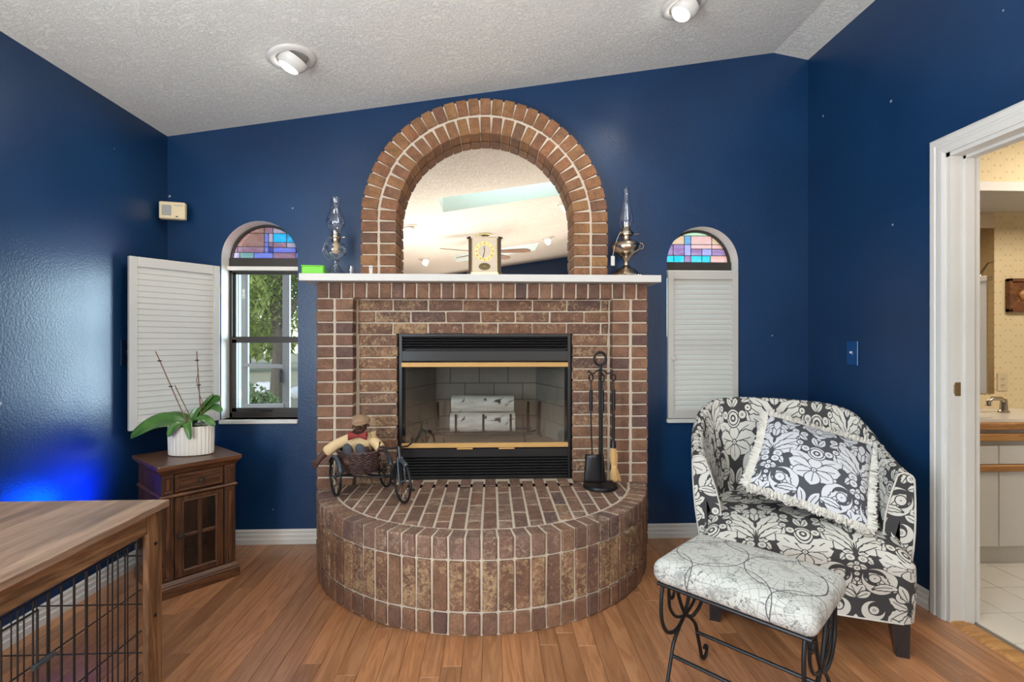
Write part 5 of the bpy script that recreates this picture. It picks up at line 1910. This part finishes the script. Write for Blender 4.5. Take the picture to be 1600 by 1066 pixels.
orc = thing('orchid', 'orchid with broad green leaves and two bare stakes in the white planter', 'plant', (-1.580, 2.675, .775))
mm, t, b = material('orchid_leaf')
n1 = noise(t, t.n('TexCoord').outputs['Object'], 12.0, 3.0)
t.put(b.inputs['Base Color'], ramp(t, n1, [(.3, (.035, .10, .025)), (.6, (.08, .19, .035)), (.8, (.13, .26, .05))]))
b.inputs['Roughness'].default_value = .32
b.inputs['Coat Weight'].default_value = .2
M['leaf'] = mm
M['stake'] = simple('stake_brown', srgb(120, 82, 66), .6, var=.2, scale=40)
M['stem'] = simple('dry_flower_stem', srgb(110, 88, 50), .7, var=.2, scale=40)


def leaf(pts, w, name='leaf', par=orc, face=Vector((0, -.35, 1)), n=22):
    P = [Vector(p) for p in pts]

    def cr(t_):
        k = t_ * (len(P) - 1)
        i = min(int(k), len(P) - 2)
        f = k - i
        p0, p1, p2, p3 = P[max(i - 1, 0)], P[i], P[i + 1], P[min(i + 2, len(P) - 1)]
        return .5 * ((2 * p1) + (p2 - p0) * f + (2 * p0 - 5 * p1 + 4 * p2 - p3) * f * f + (3 * p1 - p0 - 3 * p2 + p3) * f ** 3)

    def fn(u, v):
        c = cr(u)
        d = (cr(min(u + .02, 1)) - cr(max(u - .02, 0))).normalized()
        s_ = d.cross(face.normalized()).normalized()
        up = s_.cross(d)
        ww = w * (math.sin(PI * min(1, u * .93 + .07)) ** .55) * (.45 + .55 * min(1, u * 2.5))
        x = (v - .5) * 2
        return c + s_ * (ww * x) + up * (abs(x) * ww * .30)
    mb = MB()
    mb.grid(n, 9, fn)
    o = mb.build(name, M['leaf'], par, 80, world=False)
    md = o.modifiers.new('thick', 'SOLIDIFY')
    md.thickness = .0025
    return o


leaf([(0, 0, 0), (-.06, -.02, .035), (-.14, -.035, .028), (-.215, -.045, -.010), (-.270, -.045, -.045)], .050, face=Vector((-.1, -.75, .8)))
leaf([(.02, 0, .01), (-.04, .02, .050), (-.12, .02, .060), (-.20, .01, .035)], .024)
leaf([(.02, .01, .01), (.035, .02, .07), (.07, .04, .125), (.105, .04, .165)], .026, face=Vector((-.7, -.6, .4)))
leaf([(.02, .0, .02), (.055, .02, .08), (.10, .04, .13), (.145, .03, .138)], .034, face=Vector((-.4, -.8, .5)))
leaf([(.03, .0, .02), (.07, .01, .075), (.12, .01, .100), (.165, .0, .078)], .026, face=Vector((-.2, -.6, 1)))
leaf([(.0, -.01, .0), (.05, -.02, .045), (.10, -.03, .040), (.15, -.04, .010)], .028)
leaf([(.0, -.02, .0), (.02, -.05, .030), (.04, -.08, .005), (.055, -.09, -.050)], .020, face=Vector((0, -1, .8)))
leaf([(.0, -.02, .0), (-.02, -.05, .02), (-.035, -.08, .005), (-.055, -.088, -.035)], .026, face=Vector((0, -1, .8)))
leaf([(.0, .01, .0), (.0, .03, .05), (.02, .04, .095)], .020, face=Vector((0, -1, .3)))
for (a, c) in (((.0, 0, -.01), (-.160, -.02, .395)), ((.055, .01, 0), (.030, .01, .395))):
    s_ = MB().cyl(a, c, .0032, .0028, n=8).build('stake', M['stake'], orc, world=False)
    A, C_ = Vector(a), Vector(c)
    for k in (.55, .88):
        q = A.lerp(C_, k)
        MB().box(q.x - .010, q.x + .010, q.y - .004, q.y + .004, q.z - .003, q.z + .003, b=.001).build('clip', M['satin_black'], s_, world=False)
MB().tube([(.02, 0, 0), (-.01, 0, .08), (-.05, -.005, .17), (-.07, -.01, .22)], .0025, 6).build('stem', M['stem'], orc, 60, world=False)
MB().tube([(.06, 0, .02), (.075, 0, .10), (.05, 0, .17), (.035, 0, .24), (.045, 0, .30)], .0018, 6).build('stem', M['stem'], orc, 60, world=False)

# ================================================================ dog crate table
cr = thing('dog_crate', 'rustic wood topped dog crate with black wire sides in the left foreground', 'crate', (-1.35, .99, 0))
TX0, TX1, TY0, TY1 = -1.72, -1.025, .36, 1.630
MB().box(TX0, TX1, TY0, TY1, .700, .720, b=.0015).build('top', M['crate_top'], cr)
for (x, y) in ((TX1 - .030, TY1 - .080), (TX0 + .012, TY1 - .080), (TX1 - .030, TY0 + .012), (TX0 + .012, TY0 + .012)):
    MB().box(x, x + .018, y, y + .062, 0, .6995, b=.0015).build('post', M['crate_post'], cr)
for (x) in (TX1 - .034, TX0 + .014):
    MB().box(x, x + .018, TY0 + .075, TY1 - .081, .640, .6995, b=.0015).build('apron', M['crate_wood'], cr)
    MB().box(x, x + .018, TY0 + .075, TY1 - .081, 0.02, .080, b=.0015).build('bottom_rail', M['crate_wood'], cr)
MB().box(TX0 + .032, TX1 - .036, TY1 - .034, TY1 - .016, .660, .6995, b=.0015).build('apron', M['crate_post'], cr)
MB().box(TX0 + .032, TX1 - .036, TY1 - .034, TY1 - .016, .02, .060, b=.0015).build('bottom_rail', M['crate_post'], cr)
wv_ = MB().cyl((0, 0, 0), (0, 0, 1), .0020, n=6).mesh('wire', M['satin_black'])
wh_ = MB().cyl((0, 0, 0), (0, 1, 0), .0020, n=6).mesh('wire', M['satin_black'])


def vwire(x, y, z0, z1):
    inst('wire', wv_, cr, T(x, y, z0) @ Matrix.Diagonal((1, 1, z1 - z0, 1)))


def hwire(x, y0, y1, z, rz=0.0):
    inst('wire', wh_, cr, T(x, y0, z) @ euler_m(0, 0, rz) @ Matrix.Diagonal((1, y1 - y0, 1, 1)))


xr_, xl_ = TX1 - .036, TX0 + .034
y = TY1 - .095
while y > .45:
    vwire(xr_, y, .08, .625)
    y -= .0375
y = TY1 - .06
while y > .45:
    vwire(xl_, y, .06, .64)
    y -= .0375
for z in (.625, .475, .350, .225, .10):
    hwire(xr_ + .003, .44, TY1 - .082, z)
for z in (.64, .48, .32, .16):
    hwire(xl_ - .003, .44, TY1 - .05, z)
x = xl_ + .03
while x < xr_ - .01:
    vwire(x, TY1 - .045, .06, .64)
    x += .0375
for z in (.56, .41, .26, .11):
    inst('wire', wh_, cr, T(xl_, TY1 - .042, z) @ euler_m(0, 0, -PI / 2) @ Matrix.Diagonal((1, xr_ - xl_, 1, 1)))
# door of the wire side: heavier frame wires and slide latches
for (y0, y1) in ((.62, 1.20),):
    mb = MB()
    mb.tube([(xr_ + .008, y0, .14), (xr_ + .008, y1, .14), (xr_ + .008, y1, .60), (xr_ + .008, y0, .60)], .003, 6, True)
    mb.build('door_frame', M['satin_black'], cr)
for z in (.472, .346):
    MB().box(xr_ + .004, xr_ + .014, 1.185, 1.245, z - .005, z + .007, b=.002).build('latch', M['fender'], cr)
MB().tube([(xl_ + .01, 1.13, .64), (xl_ + .02, 1.12, .58), (xl_ + .02, 1.10, .54), (xl_ + .02, 1.08, .545), (xl_ + .02, 1.09, .60)], .003, 6).build('hook', M['satin_black'], cr)
for z in (.60, .38):
    MB().lathe([(.005, 0), (.005, .003), (0, .004)], 12, m=T(TX1 - .012, TY1 - .050, z) @ euler_m(0, PI / 2, 0)).build('bolt', M['satin_black'], cr)
MB().box(TX1 - .040, TX1 - .030, TY1 - .100, TY1 - .084, .60, .635, b=.001).build('bracket', M['satin_black'], cr)
# blue lamp added behind the crate to cast a glow on the left wall
led = thing('glow_lamp', 'added blue lamp, unseen behind the dog crate, for the glow on the left wall', 'lamp', (XL + .03, 2.43, .40))
MB().box(-.028, .012, -.03, .03, -.05, .0, b=.006).build('housing', M['satin_black'], led, world=False)
MB().box(-.020, .006, -.024, .024, -.0005, .004, b=.001).build('diffuser', simple('blue_diffuser', (.1, .2, 1), .5, emit=(.02, .12, 1.0), es=12), led, world=False)
d = bpy.data.lights.new('glow_light', 'SPOT')
d.energy = 20
d.color = (.0, .07, 1.0)
d.shadow_soft_size = .08
d.spot_size = math.radians(125)
d.spot_blend = .9
lo = bpy.data.objects.new('glow_light', d)
COL.objects.link(lo)
lo.location = (XL + .20, 2.40, .46)
lo.rotation_euler = Vector((-1.0, -.15, .30)).to_track_quat('-Z', 'Y').to_euler()

# ================================================================ armchair
RZ = math.radians(-24.3)
ch = thing('armchair', 'damask patterned tub armchair in charcoal and cream with black legs', 'armchair', (1.266, 1.977, 0), RZ)


def catmull(P, t_):
    k = t_ * (len(P) - 1)
    i = min(int(k), len(P) - 2)
    f = k - i
    p0, p1, p2, p3 = P[max(i - 1, 0)], P[i], P[i + 1], P[min(i + 2, len(P) - 1)]
    return .5 * ((2 * p1) + (p2 - p0) * f + (2 * p0 - 5 * p1 + 4 * p2 - p3) * f * f + (3 * p1 - p0 - 3 * p2 + p3) * f ** 3)


RIM = [Vector(p) for p in ((-.435, .17, .690), (-.445, .30, .725), (-.445, .43, .785), (-.425, .54, .850), (-.375, .625, .897), (-.27, .672, .918), (-.10, .69, .922),
                           (.08, .69, .916), (.21, .675, .905), (.305, .64, .875), (.36, .57, .815), (.395, .48, .745), (.41, .34, .705), (.415, .17, .685))]
BAS = [Vector(p) for p in ((-.360, .13, .15), (-.362, .22, .15), (-.36, .33, .15), (-.35, .43, .15), (-.32, .50, .15), (-.26, .55, .15), (-.12, .58, .15),
                           (.08, .58, .15), (.20, .56, .15), (.29, .52, .15), (.335, .45, .15), (.355, .36, .15), (.362, .25, .15), (.362, .13, .15))]
NV = 26


def shell(u, v):
    R, B = catmull(RIM, u), catmull(BAS, u)
    cen = Vector((max(-.12, min(.12, R.x * .4)), .26, 0))
    inn = Vector((cen.x - R.x, (cen.y - R.y) if R.y > cen.y else 0, 0))
    endf = min(1, min(u, 1 - u) / .10)
    inn = Vector((inn.x, inn.y * endf, 0)).normalized()
    th_ = .062
    rad = th_ / 2
    if v < .34:
        f = v / .34
        top = R - Vector((0, 0, rad))
        p = B.lerp(top, f)
        p -= inn * (.018 * math.sin(PI * f))
        return p
    if v < .60:
        f = (v - .34) / .26
        c = R - Vector((0, 0, rad)) + inn * rad
        a = PI - PI * f
        return c + inn * (math.cos(a) * rad) + Vector((0, 0, math.sin(a) * rad))
    f = (v - .60) / .40
    top = R - Vector((0, 0, rad)) + inn * th_
    bot = Vector((B.x, B.y, .30)) + inn * .055
    p = top.lerp(bot, f)
    p += inn * (.022 * math.sin(PI * f))
    return p


def shell_uv(u, v):
    if v < .34:
        l = v / .34 * .55
    elif v < .60:
        l = .55 + (v - .34) / .26 * .12
    else:
        l = .67 + (v - .60) / .40 * .45
    return (u * 1.75 + .03, -l)


mb = MB()
NU = 90
mb.grid(NU, NV, shell, uvfn=shell_uv)
for (u0, rev) in ((0, False), (1, True)):
    ring = [shell(u0, j / (NV - 1)) for j in range(NV)]
    o0 = len(mb.v)
    cen = sum(ring, Vector()) / NV
    mb.v += ring + [cen]
    for j in range(NV - 1):
        mb.f.append((o0 + j, o0 + j + 1, o0 + NV) if not rev else (o0 + j + 1, o0 + j, o0 + NV))
        mb.mi.append(0)
        tri_ = [ring[j], ring[j + 1], cen] if not rev else [ring[j + 1], ring[j], cen]
        mb.uv[len(mb.f) - 1] = [(p.x + .1, p.z) for p in tri_]
mb.build('tub_back', M['damask'], ch, 50, world=False)
# piping down the two arm fronts and along the rim
for u0 in (0, 1):
    MB().tube([shell(u0, j / (NV - 1)) + Vector((0, -.002, 0)) for j in range(NV)], .0035, 6).build('piping', M['welt'], ch, 60, world=False)


def rbox(x0, x1, y0, y1, z0, z1, r, n, deform, uvf=None):
    """box with rounded edges, six gridded faces, unwrapped down from the top"""
    mb = MB()
    cx, cy, cz = (x0 + x1) / 2, (y0 + y1) / 2, (z0 + z1) / 2
    h = Vector(((x1 - x0) / 2, (y1 - y0) / 2, (z1 - z0) / 2))

    def sm(t_):      # denser grid near the edges
        return .5 - .5 * math.cos(PI * t_) if True else t_

    def pt(ax, sg, a, c):
        q = [0, 0, 0]
        i1, i2 = [k for k in range(3) if k != ax]
        q[ax] = sg * h[ax]
        q[i1] = (2 * sm(a) - 1) * h[i1]
        q[i2] = (2 * sm(c) - 1) * h[i2]
        q = Vector(q)
        inner = Vector([max(-(h[k] - r), min(h[k] - r, q[k])) for k in range(3)])
        d_ = q - inner
        if d_.length > 1e-9:
            q = inner + d_.normalized() * r
        return q

    def uv(q, ax, sg):
        drop = h.z - q.z
        if ax == 2 and sg > 0:
            return (q.x, q.y)
        if ax == 1:
            return (q.x, q.y - drop) if sg < 0 else (q.x, q.y + drop)
        return (q.x + sg * drop, q.y) if ax == 0 else (q.x, q.y)
    for ax in range(3):
        for sg in (-1, 1):
            def fn(a, c, ax=ax, sg=sg):
                return deform(pt(ax, sg, a, c) + Vector((cx, cy, cz)))

            def uf(a, c, ax=ax, sg=sg):
                return uv(pt(ax, sg, a, c), ax, sg)
            flip = (sg > 0) == (ax == 1)
            base = len(mb.f)
            mb.grid(n, n, fn, uvfn=uf)
            if flip:
                for k in range(base, len(mb.f)):
                    mb.f[k] = mb.f[k][::-1]
                    mb.uv[k] = mb.uv[k][::-1]
    return mb


def seat_def(p):
    x, y, z = p
    t_ = max(0, (z - .14) / .29)
    bow = .020 * (1 - (x / .385) ** 2)
    if z > .3:
        z += (.040 * (1 - (x / .385) ** 2) - .055 * max(0, 1 - y / .22) ** 1.6) * min(1, (z - .3) / .12)
    y2 = y - bow * max(0, 1 - y / .3) + .012 * (1 - t_) * max(0, 1 - y / .3)
    x2 = x * (1 + .015 * math.sin(PI * t_))
    return Vector((x2, y2, z))


rbox(-.380, .380, .0, .58, .085, .425, .055, 34, lambda p: seat_def(Vector((p.x, p.y, max(p.z, .14))))).build('seat', M['damask'], ch, 60, world=False)
hem = []
for k in range(25):
    x = -.332 + .664 * k / 24
    hem.append(seat_def(Vector((x, .0, .141))))
MB().tube(hem, .0035, 6).build('hem_piping', M['welt'], ch, 60, world=False)
M['leg'] = simple('black_lacquered_wood', (.012, .012, .016), .25, coat=.3)
for (x, y) in ((-.325, .055), (.325, .055), (-.27, .50), (.27, .50)):
    mb = MB()
    a, c = .033, .021
    ox = .012 if x > 0 else -.012
    vs = [(x + sx_ * a, y + sy_ * a, .155) for sx_ in (-1, 1) for sy_ in (-1, 1)] + [(x + ox + sx_ * c, y - .004 + sy_ * c, 0) for sx_ in (-1, 1) for sy_ in (-1, 1)]
    mb.add(vs, [(0, 1, 3, 2), (4, 6, 7, 5), (0, 4, 5, 1), (2, 3, 7, 6), (0, 2, 6, 4), (1, 5, 7, 3)])
    mb.build('leg', M['leg'], ch, world=False)

# cushion on the chair
S_ = .232
pc = Vector((1.468, 2.235, .655))
ua = Vector((.82, -.48, -.25)).normalized()
va = Vector((.50, .62, .60))
va = (va - ua * va.dot(ua)).normalized()
na = ua.cross(va)
pil = thing('cushion', 'square damask cushion with cream fringe leaning on the armchair', 'cushion', tuple(pc))
PM = Matrix(((ua.x, va.x, na.x, 0), (ua.y, va.y, na.y, 0), (ua.z, va.z, na.z, 0), (0, 0, 0, 1)))
mb = MB()


def puff(sg):
    def fn(a, c):
        x, y = 2 * a - 1, 2 * c - 1
        w = ((1 - abs(x) ** 2.2) * (1 - abs(y) ** 2.2)) ** .55 if abs(x) < 1 and abs(y) < 1 else 0
        pin = 1 - .055 * (1 - x * x) * abs(y) ** 3
        pin2 = 1 - .055 * (1 - y * y) * abs(x) ** 3
        return Vector((x * S_ * pin2, y * S_ * pin, sg * .075 * w))
    return fn


for sg in (1, -1):
    base = len(mb.f)
    mb.grid(34, 34, puff(sg), uvfn=lambda a, c: (a * .43, c * .43))
    if sg < 0:
        for k in range(base, len(mb.f)):
            mb.f[k] = mb.f[k][::-1]
            mb.uv[k] = mb.uv[k][::-1]
mb.v = [PM @ v for v in mb.v]
mb.build('cover', M['damask_pillow'], pil, 70, world=False)
mb = MB()
rr = random.Random(9)
for side in range(4):
    for k in range(400):
        s_ = rr.uniform(-1, 1)
        p = {0: (s_, 1), 1: (s_, -1), 2: (1, s_), 3: (-1, s_)}[side]
        out = Vector(((p[0] if side > 1 else 0), (p[1] if side < 2 else 0), 0))
        pin = 1 - .05 * (1 - s_ * s_)
        b0 = Vector((p[0] * S_ * (pin if side > 1 else 1), p[1] * S_ * (pin if side < 2 else 1), rr.uniform(-.008, .008)))
        tn = Vector((rr.uniform(-.7, .7), rr.uniform(-.7, .7), rr.uniform(-.8, .8)))
        l = rr.uniform(.016, .032)
        e = b0 + (out + tn * .5).normalized() * l
        e2 = e + Vector((rr.uniform(-1, 1), rr.uniform(-1, 1), rr.uniform(-1, 1))) * .007
        mb.tube([b0 - out * .004, e, e2], [.0045, .0048, .0022], 4)
mb.v = [PM @ v for v in mb.v]
mb.build('fringe', M['fringe'], pil, 80, world=False)['kind'] = 'stuff'

# ================================================================ ottoman bench
ot = thing('ottoman', 'footstool with old map print cushion on scrolled black iron legs before the armchair', 'footstool', (.842, 1.622, 0), math.radians(-47.4))


def oc(p):
    x, y, z = p
    if z > .44:
        z += .022 * (1 - (x / .26) ** 2) * (1 - (y / .19) ** 2) ** .6 if abs(y) < .19 and abs(x) < .26 else 0
    return Vector((x, y, z))


mbo = rbox(-.250, .250, -.183, .183, .402, .478, .034, 26, oc)
for k in mbo.uv:
    mbo.uv[k] = [(a + .25, c + .18) for a, c in mbo.uv[k]]
mbo.build('cushion_top', M['map'], ot, 60, world=False)
mb = MB()
mb.tube([(-.230, -.164, .398), (.230, -.164, .398), (.230, .164, .398), (-.230, .164, .398)], .0065, 8, True)
mb.build('seat_ring', M['black'], ot, world=False)


def spl(pts, n=10):
    P = [Vector(p) for p in pts]
    N_ = (len(P) - 1) * n
    return [catmull(P, k / N_) for k in range(N_ + 1)]


for (x, dr_) in ((-.215, -1), (.215, 1)):
    for sg in (-1, 1):
        R_ = lambda pts: [(x + (q[2] if len(q) > 2 else 0) * dr_, sg * q[0], q[1]) for q in pts]
        # big outer loop from the seat ring down to the crossing, then up to the other side
        MB().tube(spl(R_([(-.160, .398), (-.172, .34), (-.165, .275), (-.130, .225), (-.070, .205), (-.015, .225), (.025, .275), (.055, .34), (.070, .398)])), .0065, 8).build('scroll', M['black'], ot, 60, world=False)
        # leg below the crossing with an outward curl at the foot
        MB().tube(spl(R_([(.0, .235), (-.045, .205), (-.085, .165), (-.105, .115), (-.125, .060), (-.140, .018), (-.158, .007), (-.178, .014), (-.184, .035), (-.172, .048), (-.160, .040)])), .0065, 8).build('leg', M['black'], ot, 60, world=False)
        # small volutes under the seat
        MB().tube(spl(R_([(-.100, .398), (-.118, .365), (-.108, .335), (-.088, .330), (-.078, .350), (-.088, .362)])), .0055, 8).build('volute', M['black'], ot, 60, world=False)
        MB().tube(spl(R_([(-.118, .350), (-.110, .300), (-.070, .255), (-.01, .232)])), .0055, 8).build('brace', M['black'], ot, 60, world=False)
for (y, z) in ((-.098, .130), (.098, .130)):
    MB().cyl((-.215, y, z), (.215, y, z), .0065, n=8).build('stretcher', M['black'], ot, world=False)

# ================================================================ outside the left window
M['yard'] = simple('dry_yard', srgb(142, 130, 92), .95, var=.25, scale=1.5, bmp=.3, bscale=12)
yd = structure(MB().box(-40, 40, 3.30, 60, -.35, -.25).build('ground', M['yard']))
M['patio'] = simple('patio_concrete', srgb(140, 131, 118), .9, var=.08, scale=5)
pt_ = structure(MB().box(-6, 4, 3.26, 5.6, -.249, -.16).build('patio', M['patio']))
M['alu'] = simple('grey_aluminium', srgb(120, 116, 110), .6, .0)


def beam(mb, p, q, w=.03, d_=.03):
    p, q = Vector(p), Vector(q)
    z = (q - p).normalized()
    x = z.cross(Vector((0, 0, 1)) if abs(z.z) < .9 else Vector((0, 1, 0))).normalized()
    y = z.cross(x)
    vs = []
    for e in (p, q):
        for a, c in ((-1, -1), (1, -1), (1, 1), (-1, 1)):
            vs.append(e + x * (a * w) + y * (c * d_))
    mb.add(vs, [(3, 2, 1, 0), (4, 5, 6, 7), (0, 1, 5, 4), (1, 2, 6, 5), (2, 3, 7, 6), (3, 0, 4, 7)])
    return mb


sd = thing('screen_door', 'grey aluminium screen door of the patio standing ajar outside the left window', 'door', (-2.2, 4.6, -.16))
A_, B_ = (-2.30, 4.75), (-1.80, 4.45)
zt, zb_ = 1.92, -.15
for (p, q, nm, w) in (((A_[0], A_[1], zb_), (A_[0], A_[1], zt), 'stile', .03), ((B_[0], B_[1], zb_), (B_[0], B_[1], zt), 'stile', .03),
                      ((A_[0], A_[1], zt), (B_[0], B_[1], zt), 'top_rail', .03), ((A_[0], A_[1], 1.00), (B_[0], B_[1], 1.00), 'middle_rail', .022), ((A_[0], A_[1], .62), (B_[0], B_[1], .66), 'brace', .03), ((A_[0], A_[1], zb_ + .1), (B_[0], B_[1], zb_ + .1), 'kick_rail', .06)):
    beam(MB(), p, q, w, .015).build(nm, M['alu'], sd)
MB().box(B_[0] - .05, B_[0] - .03, B_[1] - .05, B_[1] - .02, .86, .98, b=.004).build('door_handle', M['satin_black'], sd)
en = thing('patio_enclosure', 'grey aluminium posts and beams of the screened patio outside the left window', 'enclosure', (-2.5, 4.8, -.16))
for x in (-2.42, -1.68, -.6):
    beam(MB(), (x, 4.85, -.16), (x, 4.85, 2.5), .025, .03).build('post', M['alu'], en)
beam(MB(), (-5.2, 4.85, 2.0), (1.0, 4.85, 2.0), .025, .03).build('beam', M['alu'], en)
beam(MB(), (-5.2, 4.85, -.08), (1.0, 4.85, -.08), .025, .05).build('beam', M['alu'], en)

rr = random.Random(21)


def tree(name, label, x, y, h, r, cz, mat, n, sc=(1, 1, .8), trunk=True, group=None, ls=.16):
    o = thing(name, label, 'tree' if trunk else 'bush', (x, y, -.25), 0, group)
    if trunk:
        mb = MB()
        mb.tube([(x, y, -.25), (x + .05, y, cz * .4), (x - .05, y, cz)], [.16, .12, .08], 10)
        for k in range(7):
            a = k * .9
            mb.tube([(x, y, cz * (.45 + .06 * k)), (x + .5 * r * math.cos(a), y + .5 * r * math.sin(a), cz + .1 * r), (x + .8 * r * math.cos(a), y + .8 * r * math.sin(a), cz + .3 * r)], [.06, .04, .02], 6)
        mb.build('trunk', M['bark_out'], o)
    mb = MB()
    cl = [(Vector((rr.gauss(0, .45) * sc[0], rr.gauss(0, .45) * sc[1], rr.gauss(0, .45) * sc[2])) * r, rr.uniform(.22, .42) * r) for _ in range(20)]
    for k in range(n):
        c, q = cl[rr.randrange(len(cl))]
        d_ = Vector((rr.gauss(0, 1), rr.gauss(0, 1), rr.gauss(0, 1))).normalized() * q * rr.uniform(.5, 1.0) ** .5
        p = Vector((x, y, cz)) + c + d_
        if p.z < -.2:
            p.z = -.2 + rr.random() * .2
        a = Vector((rr.gauss(0, 1), rr.gauss(0, 1), rr.gauss(0, 1))).normalized()
        s_ = ls * rr.uniform(.5, 1.2)
        bb = a.cross(Vector((0, .3, 1))).normalized()
        mb.add([p - a * s_, p + bb * s_ * .4, p + a * s_, p - bb * s_ * .4], [(0, 1, 2, 3)])
    f = mb.build('foliage', mat, o)
    f['kind'] = 'stuff'
    return o


def foliage(name, stops):
    m, t, b = material(name)
    n_ = noise(t, t.n('TexCoord').outputs['Object'], 1.6, 4.0)
    col = ramp(t, n_, stops)
    t.put(b.inputs['Base Color'], col)
    b.inputs['Roughness'].default_value = .7
    tl = t.n('BsdfTranslucent')
    t.put(tl.inputs[0], col)
    a = t.n('MixShader', _Fac=.35)
    t.put(a.inputs[1], b.outputs[0])
    t.put(a.inputs[2], tl.outputs[0])
    t.t.links.new(a.outputs[0], t.t.nodes['Material Output'].inputs[0])
    return m


M['oak_leaf'] = foliage('yellow_green_foliage', [(.3, (.20, .27, .06)), (.55, (.42, .48, .13)), (.75, (.60, .62, .24))])
M['bush_leaf'] = foliage('grey_green_foliage', [(.3, (.14, .17, .08)), (.6, (.26, .30, .13))])
tree('oak_tree', 'yellow-green leafy tree filling the upper pane of the left window', -4.75, 11.2, 5, 1.75, 2.75, M['oak_leaf'], 22000, ls=.07)
tree('bush', 'low grey-green bush behind the patio in the lower pane of the left window', -3.75, 8.2, 1, .45, .15, M['bush_leaf'], 2500, trunk=False, ls=.05)
for i, x in enumerate((-22, -18.5, -15.5, -12.2, -8.9, -5.2)):
    tree('oak_tree', 'distant tree of the hazy tree line beyond the yard outside the left window', x, 24 + (i % 3) * 4.2, 4, 1.9, 1.6, M['oak_leaf'], 1600, (1.1, 1, .6), True, 'distant trees beyond the yard', .3)
M['rock'] = simple('pale_rock', srgb(205, 198, 186), .9, var=.2, scale=4, bmp=.6, bscale=12)
for i, (x, y, s_) in enumerate(((-6.0, 13.6, .36), (-4.9, 13.2, .30), (-7.1, 13.6, .34), (-5.5, 12.6, .18))):
    mb = MB()
    q = random.Random(i)
    mb.sphere((x, y, -.15), s_, (1.3, 1, .75), 14)
    mb.v = [v + Vector((q.uniform(-.04, .04), q.uniform(-.04, .04), q.uniform(-.04, .04))) for v in mb.v]
    rk = mb.build('boulder', M['rock'], None, 30)
    rk['label'] = 'pale boulder in the row of rocks on the dry yard outside the left window'
    rk['category'] = 'rock'
    rk['group'] = 'pale rocks on the yard'
